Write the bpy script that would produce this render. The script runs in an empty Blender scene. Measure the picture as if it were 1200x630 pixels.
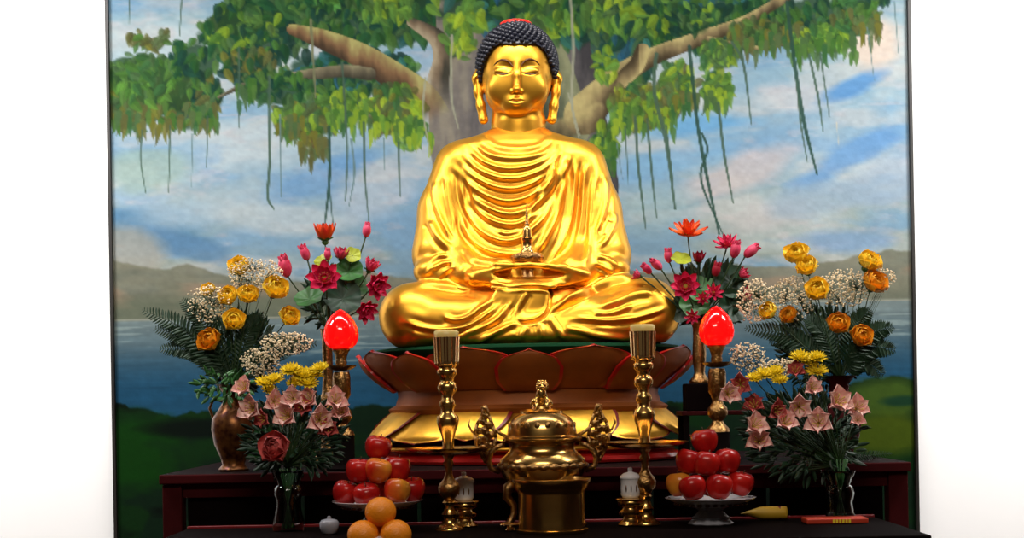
import bpy, math, random
import numpy as np
from mathutils import Vector, Matrix

# ---------------------------------------------------------------- camera, world, lights, exposure
ZC = 1.30            # lens height
CAM_Y = -5.0
F = 5.0 / 0.003      # focal length in pixels of the 1200 px wide frame
TH = math.radians(1.0)   # the camera was held about one degree off level
CT, ST = math.cos(TH), math.sin(TH)
HZ = 468.0           # horizon row
scene = bpy.context.scene
COL = scene.collection

cam_d = bpy.data.cameras.new('camera')
cam = bpy.data.objects.new('camera', cam_d)
COL.objects.link(cam)
cam_d.sensor_width = 36.0
cam_d.lens = 36.0 * F / 1200.0
cam_d.shift_y = (HZ - 315.0) / 1200.0
cam_d.clip_end = 60
cam.matrix_world = Matrix(((CT, ST, 0, 0), (0, 0, -1, CAM_Y), (-ST, CT, 0, ZC), (0, 0, 0, 1)))
scene.camera = cam

vs = scene.view_settings
vs.view_transform = 'Standard'
vs.look = 'None'
vs.exposure = 0.0
vs.gamma = 1.0
vs.use_curve_mapping = False

world = bpy.data.worlds.new('world')
scene.world = world
world.use_nodes = True
world.node_tree.nodes['Background'].inputs[0].default_value = (1.0, 0.78, 0.55, 1)
world.node_tree.nodes['Background'].inputs[1].default_value = 0.06

def aim(o, loc, target):
    o.location = loc
    d = Vector(target) - Vector(loc)
    o.rotation_euler = d.to_track_quat('-Z', 'Y').to_euler()

def spot(name, loc, target, power, size_deg, blend, radius, color=(1, .93, .82)):
    L = bpy.data.lights.new(name, 'SPOT')
    L.energy = power; L.spot_size = math.radians(size_deg); L.spot_blend = blend
    L.shadow_soft_size = radius; L.color = color
    o = bpy.data.objects.new(name, L); COL.objects.link(o); aim(o, loc, target)
    return o

def area(name, loc, target, power, sx, sy, color=(1, .93, .82)):
    L = bpy.data.lights.new(name, 'AREA')
    L.energy = power; L.shape = 'RECTANGLE'; L.size = sx; L.size_y = sy; L.color = color
    o = bpy.data.objects.new(name, L); COL.objects.link(o); aim(o, loc, target)
    return o

spot('statue_spotlight', (-1.1, -2.7, 3.35), (-0.02, -0.1, 1.95), 15, 33, 0.5, 0.08, (1, .93, .80))
spot('statue_spotlight_right', (1.2, -2.5, 3.35), (0.06, -0.1, 1.75), 4.5, 33, 0.5, 0.08, (1, .92, .78))
area('front_fill_light', (0.0, -3.9, 3.4), (0, -0.6, 1.15), 46, 1.7, 0.3, (1, .90, .76))  # unseen fill lamp, added in front to brighten flowers and altar ware
mw = area('mural_wash_light', (0.0, -0.95, 3.5), (0, 0.75, 1.55), 38, 3.0, 0.2, (1, .97, .93)); mw.data.spread = math.radians(120)
for sx, nm in ((-1, 'left'), (1, 'right')):
    ww = area('wall_fill_light_' + nm, (sx * 2.55, -0.9, 3.45), (sx * 2.5, 0.8, 1.5), 75, 1.0, 0.3, (1, .98, .96)); ww.data.spread = math.radians(130)  # unseen lamps added to lift the plaster beside the mural to white

def unp(px, py, d):
    """world point seen at photo pixel (px, py) at distance d in front of the lens"""
    u = px - 600.0; v = HZ - py
    return ((u * CT + v * ST) * d / F, CAM_Y + d, ZC + (-u * ST + v * CT) * d / F)

def W(px, py, y):
    return unp(px, py, y - CAM_Y)

# ---------------------------------------------------------------- materials
MAT = {}
def mat(name, col, rough=.5, metal=0.0, spec=.5, noise=0.0, nscale=20, bump=0.0, bscale=60, trans=0.0,
        emit=0.0, sss=0.0, ior=1.45, col2=None, coat=0.0):
    m = bpy.data.materials.new(name); m.use_nodes = True
    nt = m.node_tree; b = nt.nodes['Principled BSDF']
    b.inputs['Roughness'].default_value = rough
    b.inputs['Metallic'].default_value = metal
    b.inputs['Specular IOR Level'].default_value = spec
    b.inputs['IOR'].default_value = ior
    b.inputs['Transmission Weight'].default_value = trans
    b.inputs['Coat Weight'].default_value = coat
    if sss:
        b.inputs['Subsurface Weight'].default_value = sss
        b.inputs['Subsurface Radius'].default_value = (.01, .004, .002)
    c = tuple(col) + (1,)
    b.inputs['Base Color'].default_value = c
    if emit:
        b.inputs['Emission Color'].default_value = c
        b.inputs['Emission Strength'].default_value = emit
    tc = nt.nodes.new('ShaderNodeTexCoord')
    if noise or col2:
        n = nt.nodes.new('ShaderNodeTexNoise'); n.inputs['Scale'].default_value = nscale
        n.inputs['Detail'].default_value = 5
        nt.links.new(tc.outputs['Object'], n.inputs['Vector'])
        r = nt.nodes.new('ShaderNodeValToRGB')
        k = noise
        if col2:
            r.color_ramp.elements[0].color = tuple(col2) + (1,)
        else:
            r.color_ramp.elements[0].color = tuple(max(0, x * (1 - k)) for x in col) + (1,)
        r.color_ramp.elements[1].color = c if col2 else tuple(min(1, x * (1 + k)) for x in col) + (1,)
        r.color_ramp.elements[0].position = .35; r.color_ramp.elements[1].position = .65
        nt.links.new(n.outputs['Fac'], r.inputs['Fac'])
        nt.links.new(r.outputs['Color'], b.inputs['Base Color'])
    if bump:
        n2 = nt.nodes.new('ShaderNodeTexNoise'); n2.inputs['Scale'].default_value = bscale
        nt.links.new(tc.outputs['Object'], n2.inputs['Vector'])
        bp = nt.nodes.new('ShaderNodeBump'); bp.inputs['Strength'].default_value = bump
        bp.inputs['Distance'].default_value = .004
        nt.links.new(n2.outputs['Fac'], bp.inputs['Height'])
        nt.links.new(bp.outputs['Normal'], b.inputs['Normal'])
    MAT[name] = m
    return m

mat('gold_leaf', (.90, .45, .042), .37, .92, noise=.05, nscale=9, bump=.05, bscale=40)
mat('petal_gold', (.90, .47, .05), .38, .85, noise=.12, nscale=14)
mat('petal_gold_shaded', (.26, .068, .008), .5, .35, noise=.12, nscale=14)  # brown-gold of upper tier and waist, with their shade put into the colour
mat('lacquer_red', (.38, .008, .006), .28, 0, coat=.3)
mat('dark_red', (.17, .006, .008), .35, 0)
mat('seed_green', (.003, .04, .014), .7, spec=.08)
mat('black_hair', (.012, .013, .022), .33)
mat('jewel_red', (.75, .02, .01), .3)
mat('dark_line', (.10, .035, .004), .5)
mat('brass', (.66, .40, .12), .24, 1.0, noise=.08, nscale=30)
mat('dark_brass', (.36, .20, .07), .3, 1.0, noise=.25, nscale=60, bump=.6, bscale=160)
mat('pale_brass', (.95, .66, .30), .2, 1.0)
mat('wax', (.78, .58, .20), .4, 0, sss=.3)
mat('dim_table_top', (.008, .003, .003), .7, spec=.06)  # altar top face coloured near black to imitate the dimness on it
mat('mahogany', (.045, .004, .005), .7, 0, spec=.08, noise=.3, nscale=6)
mat('black_wood', (.004, .002, .002), .8, spec=.03)
mat('wall_maroon', (.10, .03, .02), .8)
mat('porcelain', (.72, .70, .72), .15, 0, coat=.5)
mat('porcelain_grey', (.28, .28, .32), .2)
mat('apple_red', (.50, .012, .008), .25, 0, col2=(.32, .006, .006), nscale=18)
mat('apple_blush', (.55, .025, .008), .25, 0, col2=(.75, .30, .03), nscale=9)
mat('stem_brown', (.06, .03, .01), .7)
mat('orange_peel', (.88, .27, .01), .4, 0, bump=.35, bscale=260)
mat('lamp_red', (.95, .003, .003), .12, 0, emit=.95, coat=.6)
mat('leaf_green', (.035, .13, .03), .45, 0, noise=.3, nscale=25)
mat('leaf_dark', (.008, .035, .014), .5, 0, noise=.3, nscale=30)
mat('leaf_lime', (.36, .42, .02), .45)
mat('stem_green', (.02, .05, .012), .5)
mat('fern_green', (.008, .035, .012), .55)
mat('rose_yellow', (.98, .62, .03), .5, 0, noise=.12, nscale=50, sss=.1)
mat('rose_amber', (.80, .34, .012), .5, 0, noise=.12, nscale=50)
mat('mum_yellow', (.98, .78, .04), .5)
mat('lily_pink', (1.0, .76, .68), .5, 0, col2=(.92, .44, .40), nscale=45)
mat('lily_rose', (.55, .10, .09), .5, 0, noise=.2, nscale=60)
mat('lotus_magenta', (.62, .02, .09), .45, 0, noise=.2, nscale=40)
mat('lotus_pink', (.80, .10, .20), .45, 0, col2=(.60, .02, .08), nscale=30)
mat('lotus_red', (.72, .03, .015), .45, 0, col2=(.75, .09, .01), nscale=30)
mat('lotus_orange', (.85, .14, .01), .45, 0, col2=(.70, .03, .01), nscale=30)
mat('lotus_crimson', (.35, .008, .03), .45, 0)
mat('stamen', (.55, .40, .06), .6)
mat('breath_white', (.86, .70, .46), .6)
mat('glass', (.42, .50, .48), .03, 0, trans=1.0, ior=1.35)
mat('yellow_paper', (.50, .30, .02), .5)
mat('red_paper', (.55, .05, .02), .45)
mat('white_plaster', (.90, .90, .90), .9, 0, noise=.01, nscale=4)
mat('floor_stone', (.12, .09, .07), .4, 0, noise=.2, nscale=3)
#mat('ceiling_paint', (.5, .45, .38), .9, 0, noise=.03, nscale=3)
mat('frame_wood', (.010, .008, .006), .5)
mat('vase_gilt', (.20, .08, .02), .35, .7, col2=(.05, .010, .006), nscale=45)

# ---------------------------------------------------------------- mesh helpers
class MB:
    def __init__(s): s.v = []; s.f = []; s.m = []
    def grid(s, P, wrap=False, mi=0, flip=False):
        """P: rows of points"""
        b = len(s.v); R = len(P); C = len(P[0])
        for r in P: s.v.extend([tuple(p) for p in r])
        cc = C if wrap else C - 1
        for i in range(R - 1):
            for j in range(cc):
                j2 = (j + 1) % C
                q = (b + i * C + j, b + i * C + j2, b + (i + 1) * C + j2, b + (i + 1) * C + j)
                s.f.append(q[::-1] if flip else q)
                s.m.append(mi(i, j) if callable(mi) else mi)
    def lathe(s, prof, c=(0, 0, 0), n=32, mi=0, sx=1, sy=1, flute=0, fa=0):
        """prof: (r, z) from bottom to top"""
        P = []
        for r, z in prof:
            row = []
            for k in range(n):
                a = 2 * math.pi * k / n
                rr = r * (1 + fa * math.cos(flute * a)) if flute else r
                row.append((c[0] + rr * sx * math.cos(a), c[1] + rr * sy * math.sin(a), c[2] + z))
            P.append(row)
        s.grid(P, wrap=True, mi=mi)
        b = len(s.v)
        for end in (0, -1):
            if prof[end][0] > 1e-5:
                base = b - len(P) * n + (0 if end == 0 else (len(P) - 1) * n)
                f = tuple(range(base, base + n))
                s.f.append(f[::-1] if end == 0 else f)
                s.m.append(mi if not callable(mi) else mi(0 if end == 0 else len(P) - 2, 0))
    def ell(s, c, r, mi=0, n=16, m=10, M=None):
        P = []
        for i in range(m + 1):
            ph = -math.pi / 2 + math.pi * i / m
            row = []
            for k in range(n):
                a = 2 * math.pi * k / n
                p = Vector((r[0] * math.cos(ph) * math.cos(a), r[1] * math.cos(ph) * math.sin(a), r[2] * math.sin(ph)))
                if M is not None: p = M @ p
                row.append((c[0] + p[0], c[1] + p[1], c[2] + p[2]))
            P.append(row)
        s.grid(P, wrap=True, mi=mi)
    def tube(s, pts, rad, n=8, mi=0):
        pts = [Vector(p) for p in pts]
        if not hasattr(rad, '__len__'): rad = [rad] * len(pts)
        P = []; up = None
        for i, p in enumerate(pts):
            t = (pts[min(i + 1, len(pts) - 1)] - pts[max(i - 1, 0)]).normalized()
            if up is None:
                up = t.orthogonal().normalized()
            up = (up - t * up.dot(t)).normalized()
            bi = t.cross(up)
            P.append([p + (up * math.cos(2 * math.pi * k / n) + bi * math.sin(2 * math.pi * k / n)) * rad[i] for k in range(n)])
        b = len(s.v)
        s.grid(P, wrap=True, mi=mi)
        s.f.append(tuple(range(b, b + n))[::-1]); s.m.append(mi)
        e = b + (len(P) - 1) * n
        s.f.append(tuple(range(e, e + n))); s.m.append(mi)
    def box(s, lo, hi, mi=0):
        b = len(s.v)
        for z in (lo[2], hi[2]):
            for x, y in ((lo[0], lo[1]), (hi[0], lo[1]), (hi[0], hi[1]), (lo[0], hi[1])): s.v.append((x, y, z))
        for q in ((3, 2, 1, 0), (4, 5, 6, 7), (0, 1, 5, 4), (1, 2, 6, 5), (2, 3, 7, 6), (3, 0, 4, 7)):
            s.f.append(tuple(b + i for i in q)); s.m.append(mi)
    def xform(s, M):
        s.v = [tuple(M @ Vector(p)) for p in s.v]; return s
    def build(s, name, mats, parent=None, loc=None, smooth=True, bevel=0, auto=None):
        me = bpy.data.meshes.new(name)
        me.from_pydata(s.v, [], s.f)
        if isinstance(mats, str): mats = [mats]
        for m in mats: me.materials.append(MAT[m])
        if len(mats) > 1: me.polygons.foreach_set('material_index', s.m)
        me.polygons.foreach_set('use_smooth', [smooth] * len(me.polygons))
        me.update()
        if smooth and auto:
            me.set_sharp_from_angle(angle=math.radians(auto))
        o = bpy.data.objects.new(name, me); COL.objects.link(o)
        if parent is not None: o.parent = parent
        if loc is not None: o.location = loc
        if bevel:
            bv = o.modifiers.new('bevel', 'BEVEL'); bv.width = bevel; bv.segments = 3; bv.limit_method = 'ANGLE'
            bv.harden_normals = False
        return o

def tag(o, label=None, cat=None, group=None, kind=None):
    if label: o['label'] = label
    if cat: o['category'] = cat
    if group: o['group'] = group
    if kind: o['kind'] = kind
    return o

def thing(name, label, cat, loc=(0, 0, 0), rz=0, group=None):
    o = bpy.data.objects.new(name, None); COL.objects.link(o)
    o.empty_display_size = .05
    o.location = loc; o.rotation_euler = (0, 0, rz)
    return tag(o, label, cat, group)

def copy_tree(o, parent=None):
    c = o.copy(); COL.objects.link(c); c.parent = parent
    for ch in list(o.children): copy_tree(ch, c)
    return c

def catmull(pts, n=6):
    pts = [np.array(p, float) for p in pts]
    P = [2 * pts[0] - pts[1]] + pts + [2 * pts[-1] - pts[-2]]
    out = []
    for i in range(1, len(P) - 2):
        for k in range(n):
            t = k / n
            out.append(.5 * ((2 * P[i]) + (-P[i - 1] + P[i + 1]) * t + (2 * P[i - 1] - 5 * P[i] + 4 * P[i + 1] - P[i + 2]) * t * t + (-P[i - 1] + 3 * P[i] - 3 * P[i + 1] + P[i + 2]) * t ** 3))
    out.append(pts[-1])
    return out

# ---------------------------------------------------------------- the room
def struct(name, lo, hi, m):
    b = MB(); b.box(lo, hi); o = b.build(name, m, smooth=False); o['kind'] = 'structure'; return o
struct('floor', (-3.6, -6.2, -.1), (3.6, 1.0, 0), 'floor_stone')
struct('wall_back', (-3.6, .80, 0), (3.6, 1.0, 3.6), 'white_plaster')
struct('wall_left', (-3.7, -6.2, 0), (-3.6, 1.0, 3.6), 'wall_maroon')
struct('wall_right', (3.6, -6.2, 0), (3.7, 1.0, 3.6), 'wall_maroon')
struct('ceiling', (-3.7, -6.2, 3.6), (3.7, 1.0, 3.7), 'wall_maroon')

# ---------------------------------------------------------------- the painted mural (one flat canvas on the wall)
def build_mural():
    rs = np.random.RandomState(7)
    STEP = 1.5
    x0, x1, y0, y1 = 135.0, 1072.0, -60.0, 668.0        # painting coordinates (unrolled photo pixels)
    NX = int((x1 - x0) / STEP); NY = int((y1 - y0) / STEP)
    gx = x0 + (np.arange(NX) + .5) * STEP; gy = y0 + (np.arange(NY) + .5) * STEP
    X, Y = np.meshgrid(gx, gy)                            # rows: y downwards
    def vnoise(sx, sy, seed, octv=4):
        out = np.zeros_like(X); amp = 1; tot = 0
        r = np.random.RandomState(seed)
        for o in range(octv):
            G = r.rand(64, 64)
            fx = (X / sx * 2 ** o) % 63; fy = ((Y + 500) / sy * 2 ** o) % 63
            ix = fx.astype(int); iy = fy.astype(int); tx = fx - ix; ty = fy - iy
            tx = tx * tx * (3 - 2 * tx); ty = ty * ty * (3 - 2 * ty)
            v = G[iy, ix] * (1 - tx) * (1 - ty) + G[iy, ix + 1] * tx * (1 - ty) + G[iy + 1, ix] * (1 - tx) * ty + G[iy + 1, ix + 1] * tx * ty
            out += v * amp; tot += amp; amp *= .5
        return out / tot
    C = np.zeros((NY, NX, 3))
    def mix(c, m):
        nonlocal C
        m = np.clip(m, 0, 1)[..., None]; C = C * (1 - m) + np.array(c, float) * m
    def mixa(A, m):
        nonlocal C
        m = np.clip(m, 0, 1)[..., None]; C = C * (1 - m) + A * m
    # sky : vertical stops
    ys = [-60, 60, 150, 200, 250, 300, 340, 365, 400, 440, 475, 500, 670]
    cs = [(140, 170, 190), (142, 174, 192), (146, 176, 200), (146, 174, 196), (146, 166, 172), (146, 160, 160), (128, 134, 126), (112, 132, 142), (72, 106, 128), (40, 80, 110), (18, 50, 70), (8, 26, 18), (6, 18, 8)]
    cs = np.array(cs, float)
    for k in range(3): C[..., k] = np.interp(Y, ys, cs[:, k])
    W1 = vnoise(150, 55, 3) ; W2 = vnoise(80, 26, 5); W3 = vnoise(26, 10, 9)
    sky = np.clip((345 - Y) / 30, 0, 1)
    mix((110, 152, 192), sky * np.clip((W1 - .50) * 6, 0, 1) * .7)
    mix((186, 198, 208), sky * np.clip((.50 - W1) * 6, 0, 1) * .6)
    mix((186, 190, 194), sky * np.clip((W2 - .56) * 7, 0, 1) * .55)
    mix((118, 160, 205), sky * np.clip((.42 - W2) * 7, 0, 1) * .5)
    mix((196, 186, 196), sky * np.clip((W3 - .6) * 6, 0, 1) * .3)
    # sweeping clouds / haze patches
    def blob(cx, cy, rx, ry, c, a, ang=0.0, p=1.0):
        ca, sa = math.cos(math.radians(ang)), math.sin(math.radians(ang))
        u = ((X - cx) * ca + (Y - cy) * sa) / rx; v = (-(X - cx) * sa + (Y - cy) * ca) / ry
        d = np.sqrt(u * u + v * v) + (W2 - .5) * 1.0
        mix(c, a * np.clip((1.15 - d) * 1.8, 0, 1) ** p)
    blob(180, 262, 70, 18, (84, 128, 168), .8, 12)
    blob(260, 235, 90, 22, (160, 182, 200), .6, -10)
    blob(230, 285, 75, 14, (88, 128, 170), .7, 18)
    blob(150, 290, 45, 30, (160, 156, 145), .7, 15)
    blob(380, 205, 80, 22, (92, 142, 200), .6, -20)
    blob(450, 215, 60, 30, (190, 196, 208), .5, -25)
    blob(175, 190, 50, 26, (150, 175, 165), .6, 0)
    blob(330, 250, 90, 20, (178, 190, 198), .7, 8)
    blob(160, 60, 40, 50, (150, 176, 192), .5, 0)
    blob(820, 150, 80, 20, (92, 158, 216), .8, -5)
    blob(790, 190, 70, 20, (110, 165, 215), .6, -8)
    blob(870, 210, 70, 22, (196, 186, 190), .7, -20)
    blob(900, 260, 60, 18, (185, 185, 192), .6, -10)
    blob(940, 120, 60, 20, (196, 196, 204), .6, 0)
    blob(1010, 105, 55, 14, (86, 140, 200), .9, -22)
    blob(1030, 60, 35, 40, (212, 196, 186), .8, 0)
    blob(1000, 190, 80, 16, (96, 146, 205), .75, -28)
    blob(1040, 220, 50, 30, (150, 170, 195), .6, -20)
    blob(960, 240, 80, 20, (140, 165, 190), .7, -10)
    blob(990, 290, 60, 16, (112, 150, 196), .7, 0)
    blob(770, 250, 60, 30, (150, 178, 190), .6, 0)
    # hills
    hx = [118, 150, 190, 222, 240, 270, 310, 360, 420, 520, 700, 740, 800, 860, 900, 960, 1000, 1040, 1082]
    hy = [292, 300, 308, 302, 308, 318, 322, 326, 312, 330, 330, 318, 322, 312, 316, 314, 306, 300, 298]
    H = np.interp(X, hx, hy) + (vnoise(18, 400, 21) - .5) * 7
    hill = np.clip((Y - H) / 3, 0, 1)
    hn = vnoise(40, 14, 31)
    hc = np.array((92, 98, 88.)) * (1 - hn[..., None]) + np.array((128, 126, 108.)) * hn[..., None]
    mixa(hc, hill * .8)
    mix((150, 128, 112), hill * np.clip((vnoise(90, 22, 33) - .55) * 8, 0, 1) * .6)
    mix((86, 98, 84), hill * np.clip((Y - 335) / 14, 0, 1) * .55 * (X < 480))
    mix((96, 104, 92), hill * np.clip((Y - 340) / 12, 0, 1) * .4 * (X > 860))
    # water
    sh = 367 + (X < 600) * 0.0 - (X > 600) * 8
    wat = np.clip((Y - sh) / 2, 0, 1)
    for k, (ca_, cb_) in enumerate(zip((112, 128, 140), (20, 60, 92))): pass
    t = np.clip((Y - 366) / 100, 0, 1)[..., None]
    wc = np.array((118, 134, 140.)) * (1 - t) + np.array((22, 66, 104.)) * t
    t2 = np.clip((Y - 395) / 60, 0, 1)[..., None]
    wc = wc * (1 - t2) + np.array((20, 72, 112.)) * t2
    wc = (wc * .8 + np.array((62, 78, 82.)) * .2) * (.9 + .25 * (vnoise(60, 5, 41)[..., None]))
    mixa(wc, wat)
    mix((168, 172, 164), np.clip(1 - np.abs(Y - sh) / 1.8, 0, 1) * .7)
    mix((150, 170, 172), wat * np.clip((vnoise(70, 4, 43) - .64) * 12, 0, 1) * .5 * (Y < 420))
    # banks
    bx = [118, 160, 200, 250, 330, 450, 560, 700, 850, 960, 1000, 1040, 1082]
    by = [458, 468, 478, 474, 480, 470, 480, 480, 470, 476, 452, 446, 452]
    B = np.interp(X, bx, by) + (vnoise(14, 300, 51) - .5) * 14
    bank = np.clip((Y - B) / 3, 0, 1)
    mix((12, 34, 20), bank)
    mix((14, 46, 16), bank * np.clip((vnoise(50, 30, 53) - .52) * 8, 0, 1) * .9)
    mix((4, 12, 8), bank * np.clip((vnoise(70, 26, 55) - .55) * 8, 0, 1) * .8 * (X < 900))
    blob(150, 520, 60, 46, (14, 60, 12), .9)
    blob(230, 495, 70, 12, (4, 10, 10), .8)
    blob(1045, 478, 60, 26, (62, 88, 30), .9)
    blob(1040, 515, 60, 26, (66, 84, 16), .95)
    blob(1060, 478, 30, 7, (14, 50, 40), .8)
    # strokes helpers
    def seg_paint(pts, wid, colf, alpha=1.0, soft=1.0, fade=0.0):
        """polyline with varying width; colf(sideways -1..1, along 0..1) -> colour"""
        pts = catmull([(p[0], p[1], w) for p, w in zip(pts, wid)], 6)
        n = len(pts)
        xs = [p[0] for p in pts]; ys_ = [p[1] for p in pts]; m = max(p[2] for p in pts) + 4
        ix0 = max(0, int((min(xs) - m - x0) / STEP)); ix1 = min(NX, int((max(xs) + m - x0) / STEP) + 2)
        iy0 = max(0, int((min(ys_) - m - y0) / STEP)); iy1 = min(NY, int((max(ys_) + m - y0) / STEP) + 2)
        if ix1 <= ix0 or iy1 <= iy0: return
        Xs = X[iy0:iy1, ix0:ix1]; Ys = Y[iy0:iy1, ix0:ix1]
        best = np.full(Xs.shape, 1e9); side = np.zeros(Xs.shape); al = np.zeros(Xs.shape); bw = np.ones(Xs.shape)
        for i in range(n - 1):
            a, b = pts[i], pts[i + 1]
            dx, dy = b[0] - a[0], b[1] - a[1]; L2 = dx * dx + dy * dy + 1e-9
            tt = np.clip(((Xs - a[0]) * dx + (Ys - a[1]) * dy) / L2, 0, 1)
            ex, ey = Xs - a[0] - tt * dx, Ys - a[1] - tt * dy
            d = np.hypot(ex, ey); w = a[2] + (b[2] - a[2]) * tt
            sd = (ex * -dy + ey * dx) / math.sqrt(L2)
            mm = d / w < best
            best = np.where(mm, d / w, best); side = np.where(mm, sd / w, side); al = np.where(mm, (i + tt) / (n - 1), al); bw = np.where(mm, w, bw)
        m = np.clip((1 - best) * bw / soft, 0, 1) * alpha
        if fade: m = m * np.clip((1 - al) / fade, 0, 1)
        col = colf(side, al, Xs, Ys)
        C[iy0:iy1, ix0:ix1] = C[iy0:iy1, ix0:ix1] * (1 - m[..., None]) + col * m[..., None]
    barkn = vnoise(12, 40, 61)
    def bark(dark, mid, lite, lit_side=-1):
        d_, m_, l_ = [np.array(c, float) for c in (dark, mid, lite)]
        def f(side, al, Xs, Ys):
            iy = ((Ys - y0) / STEP).astype(int).clip(0, NY - 1); ixx = ((Xs - x0) / STEP).astype(int).clip(0, NX - 1)
            n_ = barkn[iy, ixx]
            t = np.clip(.5 + .5 * side * lit_side + (n_ - .5) * 1.1, 0, 1)[..., None]
            return np.where(t < .5, d_ + (m_ - d_) * t * 2, m_ + (l_ - m_) * (t * 2 - 1))
        return f
    def leaves(cx, cy, rx, ry, n, palette, size=(5, 10), jag=True):
        avg = np.array(palette, float).mean(0) * .58 + np.array((12, 30, 26.)) * .42
        d = np.hypot((X - cx) / (rx * .98), (Y - cy) / (ry * .98)) + (LN - .5) * .5
        if n >= 60: mix(avg, np.clip((1.0 - d) * 5, 0, 1) * .82)
        n = int(n * .62); size = (size[0] * 1.1, size[1] * 1.12)
        for _ in range(n):
            a = rs.rand() * 2 * math.pi; r = math.sqrt(rs.rand())
            lx, ly = cx + rx * r * math.cos(a), cy + ry * r * math.sin(a)
            s = size[0] + (size[1] - size[0]) * rs.rand()
            ang = math.radians(90 + rs.randn() * 38)
            c = np.array(palette[rs.randint(len(palette))], float) * (.88 + .22 * rs.rand())
            ex, ey = math.cos(ang), math.sin(ang)
            ix0 = max(0, int((lx - s * 1.5 - x0) / STEP)); ix1 = min(NX, int((lx + s * 1.5 - x0) / STEP) + 1)
            iy0 = max(0, int((ly - s * 1.5 - y0) / STEP)); iy1 = min(NY, int((ly + s * 1.5 - y0) / STEP) + 1)
            if ix1 <= ix0 or iy1 <= iy0: continue
            dx = X[iy0:iy1, ix0:ix1] - lx; dy = Y[iy0:iy1, ix0:ix1] - ly
            u = (dx * ex + dy * ey) / s; v = (-dx * ey + dy * ex) / (s * .62)
            # heart shaped leaf with a drip tip
            half = np.clip(1 - u, 0, 2) * .80 * np.sqrt(np.clip(u + 1, 0, 2))
            m = np.clip((half - np.abs(v)) * s * .35, 0, 1) * .80
            sub = C[iy0:iy1, ix0:ix1]
            tone = np.where(v > 0, 1.06, .92)[..., None]
            C[iy0:iy1, ix0:ix1] = sub * (1 - m[..., None]) + np.clip(c * tone, 0, 255) * m[..., None]
    LN = vnoise(16, 12, 77)
    DG = [(30, 74, 48), (26, 62, 54), (38, 80, 42), (24, 54, 48)]
    MG = [(62, 104, 46), (74, 112, 56), (52, 94, 56), (66, 96, 62)]
    LG = [(118, 150, 46), (98, 140, 58), (140, 168, 50), (86, 130, 60)]
    OG = [(84, 88, 52), (92, 96, 58), (78, 98, 64), (102, 104, 46)]
    BG = [(40, 92, 100), (52, 110, 108), (36, 80, 110)]
    # back foliage mass
    leaves(560, -5, 150, 60, 420, DG + BG, (8, 14))
    leaves(440, 6, 170, 46, 440, DG + MG, (7, 13))
    leaves(308, 34, 66, 36, 190, DG + MG, (7, 12))
    leaves(760, -5, 170, 55, 520, DG + MG + BG, (7, 13))
    leaves(860, 40, 110, 26, 240, DG + MG, (6, 11))
    leaves(940, 30, 90, 30, 230, DG + MG, (6, 11))
    leaves(700, 60, 80, 60, 330, DG + BG + MG, (7, 13))
    leaves(420, 84, 80, 30, 220, DG + MG + BG, (7, 12))
    # left clump
    leaves(190, 96, 60, 34, 260, DG + MG, (7, 13))
    leaves(160, 118, 30, 28, 150, OG + MG, (6, 11))
    leaves(225, 110, 44, 34, 180, MG + OG + DG, (6, 11))
    leaves(188, 90, 52, 26, 100, MG + [(90, 140, 60)], (6, 10))
    leaves(236, 66, 30, 24, 80, DG + MG, (6, 10))
    leaves(182, 40, 26, 14, 58, OG + MG[:1], (5, 9))
    leaves(160, 74, 30, 18, 60, MG, (6, 10))
    leaves(300, 92, 18, 14, 50, MG + DG, (6, 10))
    # trunk & branches
    tr = bark((62, 62, 68), (100, 98, 102), (134, 130, 122), 1)
    seg_paint([(596, -40), (588, 60), (588, 120), (594, 190), (604, 300), (612, 490)], [80, 70, 80, 82, 66, 84], tr)
    seg_paint([(664, -30), (668, 60), (680, 130), (694, 220)], [34, 32, 34, 36], tr)
    seg_paint([(640, 40), (656, 90), (668, 150)], [20, 24, 30], bark((60, 68, 60), (96, 104, 86), (130, 136, 110)))
    leaves(590, 8, 80, 30, 150, DG + BG + LG[:2], (8, 13))
    leaves(660, 25, 80, 34, 150, DG + MG + BG, (8, 13))
    gb = bark((66, 58, 44), (124, 112, 84), (176, 166, 118), -1)
    rb = bark((66, 54, 44), (120, 94, 70), (160, 158, 104), -1)
    seg_paint([(350, 30), (385, 42), (430, 62), (470, 88), (500, 112), (515, 140)], [7, 12, 15, 17, 19, 22], rb, fade=.15)
    seg_paint([(490, 24), (520, 44), (526, 68), (520, 92), (516, 130)], [6, 11, 12, 13, 18], bark((60, 60, 54), (118, 104, 88), (160, 150, 130), 1), fade=.3)
    seg_paint([(262, 108), (300, 92), (350, 85), (410, 80), (440, 84)], [2, 4, 6, 8, 8], bark((60, 60, 52), (96, 92, 78), (130, 128, 104)))
    seg_paint([(690, 136), (712, 112), (738, 88), (775, 68), (830, 48), (880, 30), (930, 2)], [24, 19, 14, 11, 9, 7, 6], gb)
    seg_paint([(760, 62), (752, 80), (735, 96)], [9, 10, 10], gb)
    seg_paint([(838, 50), (868, 56), (905, 62), (940, 52)], [4, 3, 3, 2], gb)
    seg_paint([(640, 150), (672, 150), (706, 132)], [10, 14, 12], gb, .8, 4)
    # front foliage
    leaves(290, 25, 44, 26, 120, MG + LG[:1] + DG, (6, 11))
    leaves(415, 4, 60, 16, 120, MG + DG + [(80, 140, 70)], (6, 11))
    leaves(300, 72, 36, 18, 90, DG + OG, (6, 10))
    leaves(365, 135, 38, 26, 170, MG + OG + LG, (6, 11))
    leaves(372, 165, 14, 14, 40, OG + [(90, 70, 50)], (5, 8))
    leaves(410, 125, 36, 20, 100, MG + LG, (6, 10))
    leaves(330, 100, 40, 20, 90, MG + DG, (6, 10))
    leaves(468, 128, 34, 28, 150, MG + LG + OG, (6, 11))
    leaves(485, 160, 16, 12, 40, LG + [(140, 170, 130)], (5, 9))
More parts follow.
